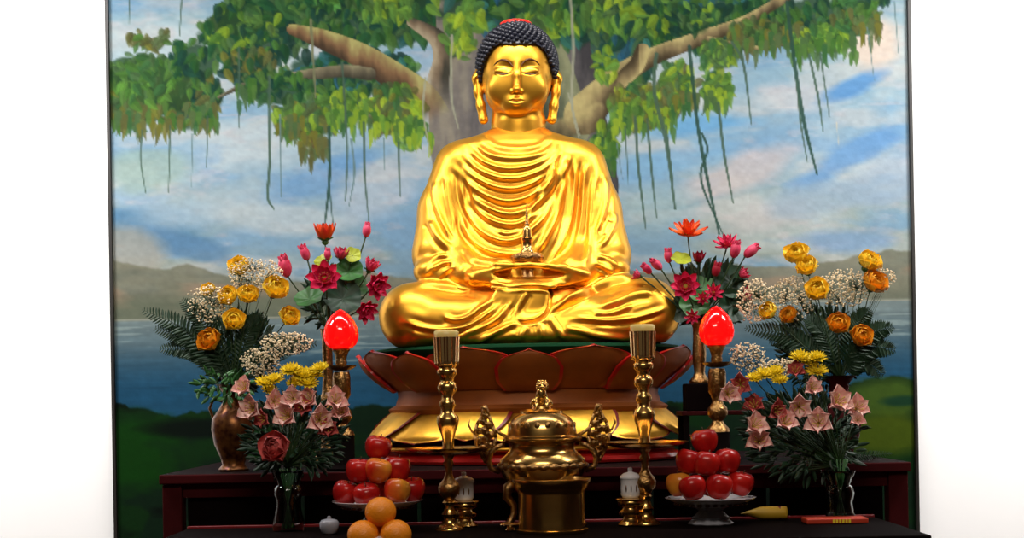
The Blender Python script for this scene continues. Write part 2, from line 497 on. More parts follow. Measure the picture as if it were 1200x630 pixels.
    leaves(462, 8, 30, 18, 60, LG + MG, (6, 10))
    leaves(545, 50, 16, 22, 40, LG + MG, (6, 11))
    leaves(556, 30, 18, 26, 50, LG, (7, 11))
    leaves(660, 20, 34, 24, 80, LG + MG, (7, 12))
    leaves(720, 18, 60, 22, 150, LG + MG + DG, (7, 12))
    leaves(715, 80, 14, 20, 30, LG, (6, 10))
    leaves(790, 25, 60, 22, 130, MG + DG + LG[:2], (6, 11))
    leaves(760, 130, 40, 26, 200, MG + LG + OG, (6, 11))
    leaves(800, 105, 22, 26, 100, MG + OG + LG, (6, 10))
    leaves(715, 170, 16, 26, 70, LG + MG, (6, 10))
    leaves(846, 110, 18, 22, 80, MG + LG, (6, 10))
    leaves(850, 70, 24, 16, 60, MG + LG, (6, 10))
    leaves(905, 45, 44, 18, 140, OG + MG, (5, 9))
    leaves(970, 55, 42, 16, 130, MG + LG, (5, 9))
    leaves(1010, 30, 30, 16, 90, MG + OG, (5, 9))
    leaves(1020, 5, 34, 14, 60, DG + MG, (5, 9))
    def fringe(x_a, x_b, yb, n, pal):
        for _ in range(int(n * .7)):
            xx = x_a + (x_b - x_a) * rs.rand(); yy = yb - 2 + rs.randn() * 7; c = np.array(pal[rs.randint(len(pal))], float)
            dx_ = rs.randn() * 3; L_ = 8 + 9 * rs.rand()
            seg_paint([(xx, yy - 5), (xx + dx_ * .4, yy + L_ * .5), (xx + dx_, yy + L_)], [4.2, 2.4, .4], lambda s_, a_, q1, q2: np.broadcast_to(c, s_.shape + (3,)), .85, 1)
    for args in ((140, 185, 140, 34, OG + MG), (185, 262, 136, 50, MG + OG), (284, 312, 104, 12, MG), (330, 360, 150, 22, MG + OG), (355, 390, 172, 30, OG), (390, 440, 140, 36, LG + MG), (440, 505, 150, 50, LG + MG),
                 (490, 512, 165, 14, LG), (722, 798, 150, 44, MG + LG), (700, 725, 192, 16, MG), (795, 824, 125, 22, OG + MG), (832, 864, 126, 24, MG + LG), (862, 952, 60, 44, OG + MG), (930, 1012, 68, 40, MG), (1000, 1040, 44, 20, OG)):
        fringe(*args)
    # hanging roots
    def root(pts, w=1.4, c=(58, 84, 78)):
        cc = np.array(c, float)
        seg_paint(pts, [w] * (len(pts) - 1) + [w * .6], lambda s_, a_, xx, yy: np.broadcast_to(cc, s_.shape + (3,)), .9, .8)
    G1 = (66, 92, 80); G2 = (96, 124, 130); G3 = (44, 74, 66); LT = (150, 156, 140)
    root([(172, 145), (170, 180), (175, 218)], 1.4, G1); root([(205, 140), (202, 218)], 1.5, G1)
    root([(231, 150), (229, 212)], 1.2, G2); root([(249, 130), (247, 190)], 1.4, G1)
    root([(287, 50), (286, 144)], 1.6, G1); root([(322, 85), (321, 180), (318, 225), (325, 240)], 2, G1)
    root([(334, 130), (334, 226)], 1.6, G2); root([(372, 20), (376, 110)], 2.2, (110, 116, 90))
    root([(391, 145), (391, 200), (384, 262)], 2.2, G3); root([(390, 210), (394, 262)], 1.4, G3)
    root([(408, 70), (412, 170), (409, 232)], 1.6, G1); root([(417, 160), (420, 200), (413, 238)], 1.5, G2)
    root([(432, 140), (432, 200), (436, 256)], 1.6, G1); root([(455, 160), (455, 196)], 1.2, G2)
    root([(472, 165), (473, 228)], 1.6, G1); root([(505, 90), (502, 130), (510, 180)], 1.6, LT)
    root([(537, 40), (535, 110), (543, 150)], 1.8, LT); root([(160, -20), (159, 20)], 1.5, G1); root([(222, -20), (218, 35)], 1.5, G1)
    root([(676, -20), (679, 60), (676, 120), (684, 165)], 2, LT); root([(672, 110), (685, 160)], 1.4, LT)
    root([(776, 66), (773, 110), (786, 170), (795, 248)], 2.6, G1); root([(786, 150), (793, 215)], 1.5, G1)
    root([(750, 140), (753, 200), (760, 270)], 2.0, G1); root([(764, 142), (768, 200), (773, 258)], 1.8, G1)
    root([(738, 150), (741, 220)], 1.3, G1); root([(728, 170), (734, 212)], 1.2, G2)
    root([(815, 58), (822, 140), (831, 200), (846, 278)], 2.4, G3); root([(828, 160), (834, 180), (826, 215), (850, 278)], 1.8, G3)
    root([(848, 125), (853, 180), (863, 242)], 2.0, G1); root([(865, 54), (878, 80), (886, 150)], 2.0, G1)
    root([(930, 8), (938, 80), (948, 150), (962, 210)], 2.6, G3); root([(940, 100), (944, 150), (951, 196)], 1.5, G1)
    root([(955, 70), (965, 120), (970, 160)], 1.8, G1); root([(968, 68), (978, 144)], 1.6, G1)
    root([(1024, 40), (1031, 102)], 1.2, G2); root([(1056, 10), (1060, 70)], 1.2, G2); root([(986, 150), (988, 176)], 1.0, (190, 190, 180))
    # paint daubs
    C = C * (1 + (vnoise(7, 5, 71, 2)[..., None] - .5) * .10)
    lin = np.clip(C / 255, 0, 1)
    lin = np.where(lin <= .04045, lin / 12.92, ((lin + .055) / 1.055) ** 2.4)
    # canvas mesh: one vertex per daub
    d = 5.75; s = d / F
    YF = CAM_Y + d
    vx = (gx - 600) * s; vz = ZC + (HZ - gy) * s
    VX, VZ = np.meshgrid(vx, vz)
    co = np.stack([VX.ravel(), np.full(VX.size, YF), VZ.ravel()], 1).astype(np.float32)
    ii = np.arange(NY * NX).reshape(NY, NX)
    q = np.stack([ii[:-1, :-1], ii[1:, :-1], ii[1:, 1:], ii[:-1, 1:]], -1).reshape(-1, 4)
    me = bpy.data.meshes.new('canvas')
    me.vertices.add(len(co)); me.vertices.foreach_set('co', co.ravel())
    me.loops.add(q.size); me.loops.foreach_set('vertex_index', q.ravel().astype(np.int32))
    me.polygons.add(len(q)); me.polygons.foreach_set('loop_start', (np.arange(len(q)) * 4).astype(np.int32))
    me.update()
    ca = me.color_attributes.new('paint', 'FLOAT_COLOR', 'POINT')
    ca.data.foreach_set('color', np.concatenate([lin.reshape(-1, 3), np.ones((len(co), 1))], 1).astype(np.float32).ravel())
    m = mat('mural_paint', (.5, .5, .5), .85, 0, spec=.08, bump=.15, bscale=90)
    nt = m.node_tree; a = nt.nodes.new('ShaderNodeVertexColor'); a.layer_name = 'paint'
    mu = nt.nodes.new('ShaderNodeMix'); mu.data_type = 'RGBA'; mu.blend_type = 'MULTIPLY'
    mu.inputs[0].default_value = 1; mu.inputs[7].default_value = (PAINT * 1.06, PAINT * 1.02, PAINT * .94, 1)
    nt.links.new(a.outputs['Color'], mu.inputs[6])
    nt.links.new(mu.outputs[2], nt.nodes['Principled BSDF'].inputs['Base Color'])
    me.materials.append(m)
    root_ = thing('mural', 'large painted mural of a banyan tree over a misty lake behind the golden statue', 'mural', (0, .78, 0))
    o = bpy.data.objects.new('canvas', me); COL.objects.link(o); o.parent = root_
    o.location = (0, -.78, 0)
    b = MB(); X0, X1 = vx[0], vx[-1]; Z0, Z1 = vz[-1], vz[0]
    b.box((X0, YF + .001 - .78, Z0), (X1, .02, Z1)); b.build('backing_board', 'frame_wood', root_, smooth=False)
    b = MB(); w = .012
    for lo, hi in (((X0 - w, Z0 - w), (X0, Z1 + w)), ((X1, Z0 - w), (X1 + w, Z1 + w)), ((X0, Z1), (X1, Z1 + w)), ((X0, Z0 - w), (X1, Z0))):
        b.box((lo[0], YF - .02 - .78, lo[1]), (hi[0], .02, hi[1]))
    b.build('frame', 'frame_wood', root_, smooth=False)
PAINT = 0.64
build_mural()

# ---------------------------------------------------------------- the golden statue
U = 0.003                       # statue unit: one photo pixel at the statue's own distance
def q(px, py, d):
    """photo pixel + depth (statue units, negative = nearer) -> statue coordinates"""
    k = 1 + d * U / 5.0
    u = px - 600.0; v = HZ - py
    return np.array(((u * CT + v * ST) * k, d, (-u * ST + v * CT) * k))

class Field:
    def __init__(s, lo, hi, h):
        s.lo = np.array(lo, float); s.h = h
        s.n = np.ceil((np.array(hi) - s.lo) / h).astype(int) + 1
        s.F = np.full(s.n, 60.0, np.float32)
        s.ax = [(s.lo[k] + np.arange(s.n[k]) * h).astype(np.float32) for k in range(3)]
    def sub(s, lo, hi):
        sl = []
        for k in range(3):
            a = int(max(0, math.floor((lo[k] - s.lo[k]) / s.h))); b = int(min(s.n[k], math.ceil((hi[k] - s.lo[k]) / s.h) + 1))
            sl.append(slice(a, max(a, b)))
        g = [s.ax[0][sl[0]][:, None, None], s.ax[1][sl[1]][None, :, None], s.ax[2][sl[2]][None, None, :]]
        return tuple(sl), g
    def put(s, sl, D, k=0, cut=False):
        A = s.F[sl]
        if A.size == 0: return
        D = D.astype(np.float32)
        if cut:
            B = -D
            if k <= 0: s.F[sl] = np.maximum(A, B); return
            hh = np.clip(.5 - .5 * (A - B) / k, 0, 1)
            s.F[sl] = A + (B - A) * hh + k * hh * (1 - hh)
        else:
            if k <= 0: s.F[sl] = np.minimum(A, D); return
            hh = np.clip(.5 + .5 * (A - D) / k, 0, 1)
            s.F[sl] = A + (D - A) * hh - k * hh * (1 - hh)
    def cone(s, a, ra, b, rb, k=6, cut=False):
        a = np.array(a); b = np.array(b); R = max(ra, rb) + k + 6
        sl, g = s.sub(np.minimum(a, b) - R, np.maximum(a, b) + R)
        ab = b - a; L2 = float(ab @ ab) + 1e-6
        t = np.clip(((g[0] - a[0]) * ab[0] + (g[1] - a[1]) * ab[1] + (g[2] - a[2]) * ab[2]) / L2, 0, 1)
        d = np.sqrt((g[0] - a[0] - t * ab[0]) ** 2 + (g[1] - a[1] - t * ab[1]) ** 2 + (g[2] - a[2] - t * ab[2]) ** 2) - (ra + (rb - ra) * t)
        s.put(sl, d, k, cut)
    def chain(s, pts, k=6, cut=False):
        for i in range(len(pts) - 1): s.cone(pts[i][0], pts[i][1], pts[i + 1][0], pts[i + 1][1], k, cut)
    def ell(s, c, r, k=6, cut=False, e=2.0):
        c = np.array(c); r = np.array(r, float); R = r + k + 6
        sl, g = s.sub(c - R, c + R)
        x, y, z = [(g[i] - c[i]) / r[i] for i in range(3)]
        if e == 2.0:
            k0 = np.sqrt(x * x + y * y + z * z) + 1e-6
            k1 = np.sqrt((x / r[0]) ** 2 + (y / r[1]) ** 2 + (z / r[2]) ** 2) + 1e-6
            d = k0 * (k0 - 1) / k1
        else:
            d = ((np.abs(x) ** e + np.abs(y) ** e + np.abs(z) ** e) ** (1 / e) - 1) * r.min()
        s.put(sl, d, k, cut)
    def loft(s, rows, k=6, e=2.2):
        """rows: (z, cx, hw, cd, ht) sorted by z"""
        rows = sorted(rows, key=lambda r: r[0]); R = np.array(rows, float)
        mx = R[:, 2].max() + 12; my = R[:, 4].max() + 12
        sl, g = s.sub((R[:, 1].min() - mx, R[:, 3].min() - my, R[0, 0] - 8), (R[:, 1].max() + mx, R[:, 3].max() + my, R[-1, 0] + 8))
        z = g[2].ravel()
        I = [np.interp(z, R[:, 0], R[:, j])[None, None, :] for j in range(1, 5)]
        x = np.abs(g[0] - I[0]) / I[1]; y = np.abs(g[1] - I[2]) / I[3]
        d = ((x ** e + y ** e) ** (1 / e) - 1) * np.minimum(I[1], I[3])
        d = np.maximum(d, np.maximum(R[0, 0] - g[2], g[2] - R[-1, 0]))
        s.put(sl, d, k)
    def front(s, x, z):
        """depth of the front surface at statue x, z"""
        i = int(round((x - s.lo[0]) / s.h)); k = int(round((z - s.lo[2]) / s.h))
        col = s.F[i, :, k]; w = np.nonzero(col < 0)[0]
        if len(w) == 0: return 0.0
        j = w[0]; t = col[j - 1] / (col[j - 1] - col[j])
        return s.ax[1][j - 1] + t * s.h
    def mesh(s):
        F_ = s.F; I = F_ < 0
        a = I[:-1, :-1, :-1]; cnt = np.zeros(a.shape, np.int8)
        for dx in (0, 1):
            for dy in (0, 1):
                for dz in (0, 1):
                    cnt += I[dx:I.shape[0] - 1 + dx, dy:I.shape[1] - 1 + dy, dz:I.shape[2] - 1 + dz]
        act = (cnt > 0) & (cnt < 8)
        ijk = np.argwhere(act); idx = np.full(act.shape, -1, np.int32); idx[act] = np.arange(len(ijk))
        acc = np.zeros((len(ijk), 3)); num = np.zeros(len(ijk))
        cor = [(0, 0, 0), (1, 0, 0), (0, 1, 0), (1, 1, 0), (0, 0, 1), (1, 0, 1), (0, 1, 1), (1, 1, 1)]
        val = [F_[ijk[:, 0] + c[0], ijk[:, 1] + c[1], ijk[:, 2] + c[2]] for c in cor]
        for i in range(8):
            for j in range(i + 1, 8):
                if sum(abs(cor[i][t] - cor[j][t]) for t in range(3)) != 1: continue
                m = (val[i] < 0) != (val[j] < 0)
                t = np.where(m, val[i] / (val[i] - val[j] + 1e-12), 0)
                p = np.array(cor[i])[None] + t[:, None] * (np.array(cor[j]) - np.array(cor[i]))[None]
                acc[m] += p[m]; num[m] += 1
        V = s.lo + (ijk + acc / num[:, None]) * s.h
        Q = []
        for ax in range(3):
            o1, o2 = [(1, 2), (2, 0), (0, 1)][ax]
            A = np.take(I, range(0, I.shape[ax] - 1), ax); B = np.take(I, range(1, I.shape[ax]), ax)
            e = np.argwhere(A != B)
            e = e[(e[:, o1] > 0) & (e[:, o2] > 0) & (e[:, o1] < I.shape[o1] - 1) & (e[:, o2] < I.shape[o2] - 1)]
            ins = A[e[:, 0], e[:, 1], e[:, 2]]
            def cell(a1, a2):
                c = e.copy(); c[:, o1] -= a1; c[:, o2] -= a2
                return idx[c[:, 0], c[:, 1], c[:, 2]]
            qd = np.stack([cell(1, 1), cell(0, 1), cell(0, 0), cell(1, 0)], 1)
            qd[~ins] = qd[~ins][:, ::-1]
            Q.append(qd)
        return V, np.concatenate(Q)

def vnormals(V, Q):
    d1 = V[Q[:, 2]] - V[Q[:, 0]]; d2 = V[Q[:, 3]] - V[Q[:, 1]]
    n = np.cross(d1, d2); N = np.zeros_like(V)
    for k in range(4): np.add.at(N, Q[:, k], n)
    return N / (np.linalg.norm(N, axis=1, keepdims=True) + 1e-12)

def relax(V, Q, it=2, lam=.5):
    for _ in range(it):
        S = np.zeros_like(V); c = np.zeros(len(V))
        for a, b in ((0, 1), (1, 2), (2, 3), (3, 0)):
            np.add.at(S, Q[:, a], V[Q[:, b]]); np.add.at(c, Q[:, a], 1)
            np.add.at(S, Q[:, b], V[Q[:, a]]); np.add.at(c, Q[:, b], 1)
        V = V * (1 - lam) + lam * S / c[:, None]
    return V

def project(V):
    """statue coordinates -> photo pixels"""
    k = 1 + V[:, 1] * U / 5.0
    x = V[:, 0] / k; z = V[:, 2] / k
    u = x * CT - z * ST; v = x * ST + z * CT
    return 600 + u, HZ - v

# robe folds: (points in photo pixels, height, width)
FOLDS = [
 ([(590,339),(616,337),(642,339),(645,352),(641,366),(630,375),(614,378),(603,374)], -3.4, 1.7),
 ([(644,369),(673,354),(696,342),(718,333)], -2.6, 1.8),
 ([(548,331),(575,334),(596,337)], -2.2, 1.8), ([(650,338),(668,336),(690,330)], -2.2, 1.8),
 ([(566,158),(580,170),(606,174),(632,170),(646,158)], 1.3, 3),
 ([(556,166),(574,181),(605,185),(635,180),(652,164)], 2.0, 3),
 ([(548,170),(562,186),(584,196),(606,197),(630,191),(648,177),(655,166)], 2.4, 3.2),
 ([(543,176),(552,190),(566,201),(586,208),(610,208),(634,199),(650,184),(659,170)], 3.0, 3.4),
 ([(542,183),(550,200),(564,211),(584,219),(606,220),(630,211),(648,195),(661,176)], 3.2, 3.6),
 ([(541,188),(549,208),(562,224),(584,234),(604,235),(628,226),(648,205),(662,184)], 3.6, 3.8),
 ([(538,188),(547,212),(560,234),(580,247),(602,251),(626,241),(647,218),(662,195),(668,180)], 3.6, 3.8),
 ([(545,222),(556,240),(572,255),(590,262),(606,262),(622,254),(638,240)], 3.2, 3.6),
 ([(530,194),(540,206),(543,230),(550,250),(562,268),(579,279),(597,282),(616,275),(634,257),(650,236)], 3.4, 3.6),
 ([(584,270),(594,273),(612,269)], 1.8, 2.4),
 ([(540,251),(546,270),(560,286),(578,295),(604,298),(622,294)], 3.2, 3.4),
 ([(543,288),(552,300),(566,306),(600,307)], 2.4, 3),
 ([(662,184),(662,203),(657,228),(650,256),(638,281),(627,297)], 3.4, 3.4),
 ([(674,186),(673,216),(669,248),(660,280),(644,309)], 3.2, 3.2),
 ([(688,188),(684,212),(682,253),(676,281),(665,309)], 3.0, 3.2),
 ([(649,190),(646,206),(636,226),(626,243),(616,256)], 3.0, 3.2),
 ([(667,300),(655,312)], 1, 3),
 ([(697,205),(693,241),(690,290),(684,310)], 2.2, 3.2),
 ([(709,204),(710,231),(705,256),(697,276)], 3.2, 3),
 ([(719,246),(720,262),(712,278),(702,290)], 2.4, 3.0),
 ([(716,258),(708,276)], 2.6, 3.4),
 ([(700,300),(714,304),(724,312)], 1.6, 2.2), ([(697,308),(710,314),(720,322)], 1.6, 2.2),
 ([(702,318),(712,324)], 1.3, 2),
 ([(509,212),(509,232),(516,255),(530,284)], 3.4, 3),
 ([(503,258),(512,276),(529,293)], 3.4, 4),
 ([(523,205),(526,235),(533,268)], 1.8, 3.4),
 ([(504,306),(514,300),(524,299)], 1.8, 2.2), ([(506,316),(517,309),(531,307)], 1.8, 2.4), ([(512,327),(522,318),(532,311)], 1.6, 2.4),
 ([(545,318),(552,324),(550,330)], 1.6, 2.4),
 ([(500,322),(506,312)], 1.2, 2.2),
 # lap, left of picture
 ([(486,335),(502,332),(518,334),(540,338),(568,345)], 2.6, 3),
 ([(520,369),(532,375),(548,372),(562,362),(582,348)], 3.0, 3.0),
 ([(474,376),(494,383),(516,386),(539,384),(559,376),(588,354)], 3.4, 3.2),
 ([(540,392),(561,384),(582,374),(601,352)], 3.0, 3.4),
 ([(556,402),(584,388),(606,378)], 3.0, 3.0),
 ([(600,372),(612,352),(618,342)], 2.0, 3.0),
 # lap, right of picture
 ([(642,364),(673,348),(695,337),(717,327),(746,324)], 4.4, 3.2),
 ([(698,362),(728,351),(746,344),(766,343)], 3.0, 4),
 ([(672,372),(709,375),(739,373),(760,368),(780,361)], 3.4, 3.0),
 ([(692,368),(718,366),(742,356)], 2.2, 3.0),
 ([(662,384),(682,388),(702,393),(745,398)], 3.0, 3.2),
 ([(644,372),(652,384),(662,398)], 2.4, 3.4), ([(632,378),(636,396)], 1.8, 3.2), ([(618,382),(610,396)], 1.8, 3.2),
 ([(660,352),(686,340)], 2.0, 3.0),
]
def fold(V, N, folds, cond, gain=1.0):
    px, py = project(V)
    disp = np.zeros(len(V))
    for pts, A, w in folds:
        P = np.array(catmull(pts, 5))
        R = 4 * w + 2
        m = cond & (px > P[:, 0].min() - R) & (px < P[:, 0].max() + R) & (py > P[:, 1].min() - R) & (py < P[:, 1].max() + R)
        ii = np.nonzero(m)[0]
        if len(ii) == 0: continue
        x, y = px[ii], py[ii]
        best = np.full(len(ii), 1e9); sd = np.zeros(len(ii)); al = np.zeros(len(ii))
        L = len(P) - 1
        for i in range(L):
            dx, dy = P[i + 1] - P[i]; l2 = dx * dx + dy * dy + 1e-9
            t = np.clip(((x - P[i, 0]) * dx + (y - P[i, 1]) * dy) / l2, 0, 1)
            ex, ey = x - P[i, 0] - t * dx, y - P[i, 1] - t * dy
            d = np.hypot(ex, ey); k = d < best
            best = np.where(k, d, best); sd = np.where(k, (ey * dx - ex * dy) / math.sqrt(l2), sd); al = np.where(k, (i + t) / L, al)
        tp = np.clip(np.minimum(al, 1 - al) / .16, 0, 1); tp = tp * tp * (3 - 2 * tp) * .9 + .1
        tp = tp * np.exp(-np.clip(best - np.abs(sd), 0, None) / (w * .5))
        h = np.exp(-(sd / w) ** 2) - .62 * np.exp(-((sd - 1.7 * w) / (w * .95)) ** 2) - .25 * np.exp(-((sd + 1.9 * w) / w) ** 2)
        disp[ii] += A * gain * tp * h
    return disp

def mesh_from(name, V, Q, parent, matn):
    me = bpy.data.meshes.new(name)
    me.vertices.add(len(V)); me.vertices.foreach_set('co', V.astype(np.float32).ravel())
    me.loops.add(Q.size); me.loops.foreach_set('vertex_index', Q.ravel().astype(np.int32))
    me.polygons.add(len(Q)); me.polygons.foreach_set('loop_start', (np.arange(len(Q)) * 4).astype(np.int32))
    me.update(); me.validate()
    me.polygons.foreach_set('use_smooth', [True] * len(me.polygons))
    me.materials.append(MAT[matn])
    o = bpy.data.objects.new(name, me); COL.objects.link(o); o.parent = parent
    return o

FLOOR_Z = q(619, 404.5, -60)[2]
def statue():
    B = Field((-175, -125, FLOOR_Z - 4), (225, 72, HZ - 138), 1.3)
    rows = []
    for py, cx, hw, cd, ht in ((150, 607, 32, 8, 27), (156, 607, 44, 8, 30), (162, 607, 62, 8, 35), (170, 607.5, 77, 8, 40), (184, 608, 84, 8, 45), (220, 609, 80, 6, 50),
                               (260, 610, 74, 2, 54), (300, 612, 76, -2, 58), (345, 616, 92, -4, 62), (410, 619, 122, 2, 66)):
        p = q(cx, py, 0); rows.append((p[2], p[0], hw, cd, ht))
    B.loft(rows, 0)
    cn = lambda px, py, d, r: (q(px, py, d), r)
    B.chain([cn(542, 199, 8, 34), cn(524, 248, 5, 33), cn(521, 296, -8, 38)], 9)
    B.chain([cn(677, 198, 8, 34), cn(693, 248, 5, 34), cn(700, 298, -8, 39)], 9)
    # chest and belly swell
    B.ell(q(608, 205, -18), (48, 30, 34), 16); B.ell(q(612, 285, -24), (48, 34, 40), 16)
    # legs crossed under the robe
    B.chain([cn(572, 362, 0, 46), cn(484, 371, -60, 38.5)], 10)
    B.chain([cn(668, 360, 0, 46), cn(757, 366, -60, 39.5)], 10)
    B.chain([cn(487, 375, -64, 33), cn(560, 380, -88, 25), cn(612, 384, -98, 18)], 8)
    B.chain([cn(752, 371, -64, 34), cn(690, 378, -88, 26), cn(632, 384, -98, 18)], 8)
    B.ell(q(619, 372, -56), (112, 50, 33), 9, e=2.6)
    B.ell(q(620, 394, -70), (114, 48, 11), 7, e=2.4)
    # sleeves over the lap
    B.chain([cn(522, 302, -10, 35), cn(552, 322, -52, 20), cn(590, 322, -76, 12)], 7)
    B.chain([cn(700, 302, -10, 36), cn(672, 320, -52, 21), cn(645, 320, -76, 12)], 7)
    B.ell(q(512, 318, -30), (27, 26, 19), 6); B.ell(q(712, 316, -30), (26, 26, 18), 6)
    # hanging robe end in front of the ankles
    B.ell(q(606, 348, -100), (28, 7, 16), 5)
    B.ell(q(622, 354, -103), (20.5, 6, 23), 2, e=2.8)
    # hands resting in the lap: wrists, thumbs meeting above, fingers overlapping below
    B.chain([cn(556, 325, -74, 10), cn(578, 325, -84, 9), cn(596, 327, -88, 8)], 5)
    B.chain([cn(682, 325, -74, 10), cn(664, 325, -84, 9), cn(648, 327, -88, 8)], 5)
    B.ell(q(620, 331, -84), (48, 16, 6), 3)
    B.ell(q(621, 320, -92), (40, 30, 7.2), 2, cut=True)
    for i in range(4):          # fingers of the upper hand, then of the lower hand
        dd = -84 - i * 4.8; zz = 325.5 + i * 2.1
        B.chain([cn(660, zz, dd + 6, 3.6), cn(636, zz + 1.2, dd - 3, 3.2), cn(614, zz + 1.6, dd - 4, 2.9), cn(596 + 3 * abs(i - 1), zz + .6, dd - 2, 2.4)], 1.2)
    for i in range(3):
        dd = -92 - i * 4.0; zz = 331.5 + i * 2.2
        B.chain([cn(578, zz - 2, dd + 8, 4.2), cn(600, zz + .5, dd - 1, 3.7), cn(628, zz + 1, dd - 3, 3.3), cn(650, zz - .6, dd, 2.8)], 1.4)
    B.chain([cn(562, 321, -80, 6.5), cn(582, 313.6, -92, 4.8), cn(604, 310.6, -97, 3.5), cn(620, 310, -98, 3.1)], 3)
    B.chain([cn(686, 322, -80, 6.5), cn(662, 314.6, -92, 4.8), cn(638, 311.2, -97, 3.5), cn(621, 310.2, -98, 3.1)], 3)
    # hem scallops
    for i, px in enumerate((548, 572, 597, 622, 646, 668, 692, 718)):
        B.ell(q(px, 399.5, -102 + abs(px - 620) * .12), (13, 12, 7), 1.5)
    # flat underside
    sl, g = B.sub(B.lo, B.lo + B.n * B.h)
    B.F = np.maximum(B.F, (FLOOR_Z - g[2]).astype(np.float32))
    V, Q = B.mesh()
    V = relax(V, Q, 3)
    N = vnormals(V, Q)
    cond = (N[:, 1] < .45); wgt = np.clip((.45 - N[:, 1]) / .6, 0, 1)
    V = V + N * (fold(V, N, FOLDS, cond) * wgt)[:, None]
    V = relax(V, Q, 1, .4)
    V[:, 2] = np.maximum(V[:, 2], FLOOR_Z)

    # head, on a finer field
    Hd = Field((-48, -66, HZ - 180), (72, 66, HZ - 18), .65)
    Hd.ell(q(606, 80, 2), (42, 50, 47), 0)
    Hd.ell(q(605.5, 101, -8), (38, 38, 34), 9)
    Hd.ell(q(605.3, 125.5, -30), (17, 11, 10), 10)
    Hd.cone(q(606.5, 118, 12), 30, q(607.5, 146, 6), 31, 3); Hd.cone(q(607.5, 146, 6), 31, q(608, 168, 8), 33, 4)
    Hd.cone(q(586, 118, -14), 12, q(625, 118, -14), 12, 10)
    for cx in (586, 626): Hd.ell(q(cx, 105, -30), (15, 10, 15), 11)          # cheeks
    fr = lambda px, py, off=0: (lambda p: np.array((p[0], Hd.front(p[0], p[2]) + off, p[2])))(q(px, py, -47))
    # brow plane, nose
    br_l = [(578.5, 74.5), (582.5, 71), (588, 69.2), (593.5, 70.6), (598, 73.8), (601.5, 78.5)]
    br_r = [(633, 74.2), (628.5, 70.6), (622.5, 68.8), (617, 70), (613, 73.4), (610, 78.5)]
    base = Hd.F.copy()
    sock = [(fr(589.5, 78.5, -2.5), (10.5, 3.2, 4.6)), (fr(621, 78.5, -2.5), (10.5, 3.2, 4.6))]
    for c, r in sock: Hd.ell(c, r, 5, cut=True)
    lids = [(fr(589.5, 81.8, 4.2), (11, 5.8, 5.2)), (fr(621, 81.8, 4.2), (11, 5.8, 5.2))]
    for c, r in lids: Hd.ell(c, r, 2.0)
    Hd.chain([(fr(605.8, 72, 3.2), 3.2), (fr(605.6, 88, .2), 3.0), (fr(605.5, 103, -3.2), 3.9)], 3.6)
    Hd.ell(fr(605.5, 105, .8), (4.6, 5.0, 3.6), 2.2)
    for cx in (600.4, 610.6): Hd.ell(fr(cx, 106, .3), (2.7, 3.2, 2.4), 1.4)
    # lips
    Hd.ell(fr(605.3, 117, 4.6), (12, 5.2, 7), 7)
    up = [(597.5, 116.2), (601.5, 114.6), (605.2, 115.3), (609, 114.6), (613, 116.2)]
    Hd.chain([(fr(x, y, .9), r) for (x, y), r in zip(up, (.9, 1.8, 1.9, 1.8, .9))], 1.2)
    lo_ = [(599, 119), (602.5, 120.2), (605.2, 120.5), (608, 120.2), (611.5, 119)]
    Hd.chain([(fr(x, y, .8), r) for (x, y), r in zip(lo_, (1.1, 1.9, 2.1, 1.9, 1.1))], 1.2)
    mp = [(597, 117.2), (601, 117.4), (605.2, 117.9), (609, 117.4), (613.5, 117.2)]
    Hd.chain([(fr(x, y, -.2), .75) for x, y in mp], .8, cut=True)
    # eye slits
    sl_l = [(580.5, 83.6), (585, 85.4), (589.5, 86.2), (594, 85.8), (598.4, 84.6)]
    sl_r = [(611.8, 84.6), (616, 85.8), (621, 86.2), (626, 85.4), (630, 83.6)]
    for sl_ in (sl_l, sl_r): Hd.chain([(fr(x, y, 0), .95) for x, y in sl_], .8, cut=True)
    br3_l = [fr(x, y, 0) for x, y in br_l]; br3_r = [fr(x, y, 0) for x, y in br_r]
    ey3_l = [fr(x, y, .5) for x, y in sl_l]; ey3_r = [fr(x, y, .5) for x, y in sl_r]
    lip3 = [fr(x, y, .35) for x, y in mp]
    # ears with long lobes
    for s_, E in ((-1, ((562, 82), (558.5, 92), (560, 108), (563.5, 124), (566.5, 140))), (1, ((650, 82), (653.5, 92), (652, 108), (649, 124), (647, 140)))):
        r = (4.6, 4.8, 4.4, 4.8, 5.6)
        for j in range(4):
            Hd.cone(q(E[j][0], E[j][1], 4), r[j], q(E[j + 1][0], E[j + 1][1], 2), r[j + 1], 5)
            Hd.cone(q(E[j][0] - s_ * 1, E[j][1], 12), r[j] * .8, q(E[j + 1][0] - s_ * 1, E[j + 1][1], 8), r[j + 1] * .8, 3)
        Hd.cone(q(E[1][0] - s_ * .5, E[1][1], -2), 2.0, q(E[3][0] + s_ * .5, E[3][1] + 10, -5), 2.2, 1.5, cut=True)
    V2, Q2 = Hd.mesh(); V2 = relax(V2, Q2, 2, .4)
    VV = np.concatenate([V, V2]); QQ = np.concatenate([Q, Q2 + len(V)])
    C0 = q(619, 404.5, 0)
    root = thing('buddha_statue', 'golden seated figure of the Buddha in draped robe cross-legged on the red lotus pedestal', 'statue',
                 (C0[0] * U, 0, ZC + FLOOR_Z * U))
    tr = lambda A: A * U + np.array((0, 0, ZC)) - np.array((C0[0] * U, 0, ZC + FLOOR_Z * U))
    mesh_from('body', tr(VV), QQ, root, 'gold_leaf')
    def line(name, P, r):
        b = MB(); P = catmull([tr(p) for p in P], 4)
        n = len(P); b.tube(P, [max(.15, math.sin(math.pi * (i + .3) / (n - .4)) ** .5) * r * U for i in range(n)], 6)
        return b.build(name, 'dark_line', root)
    line('eyebrow', br3_l, 1.25); line('eyebrow', br3_r, 1.25)
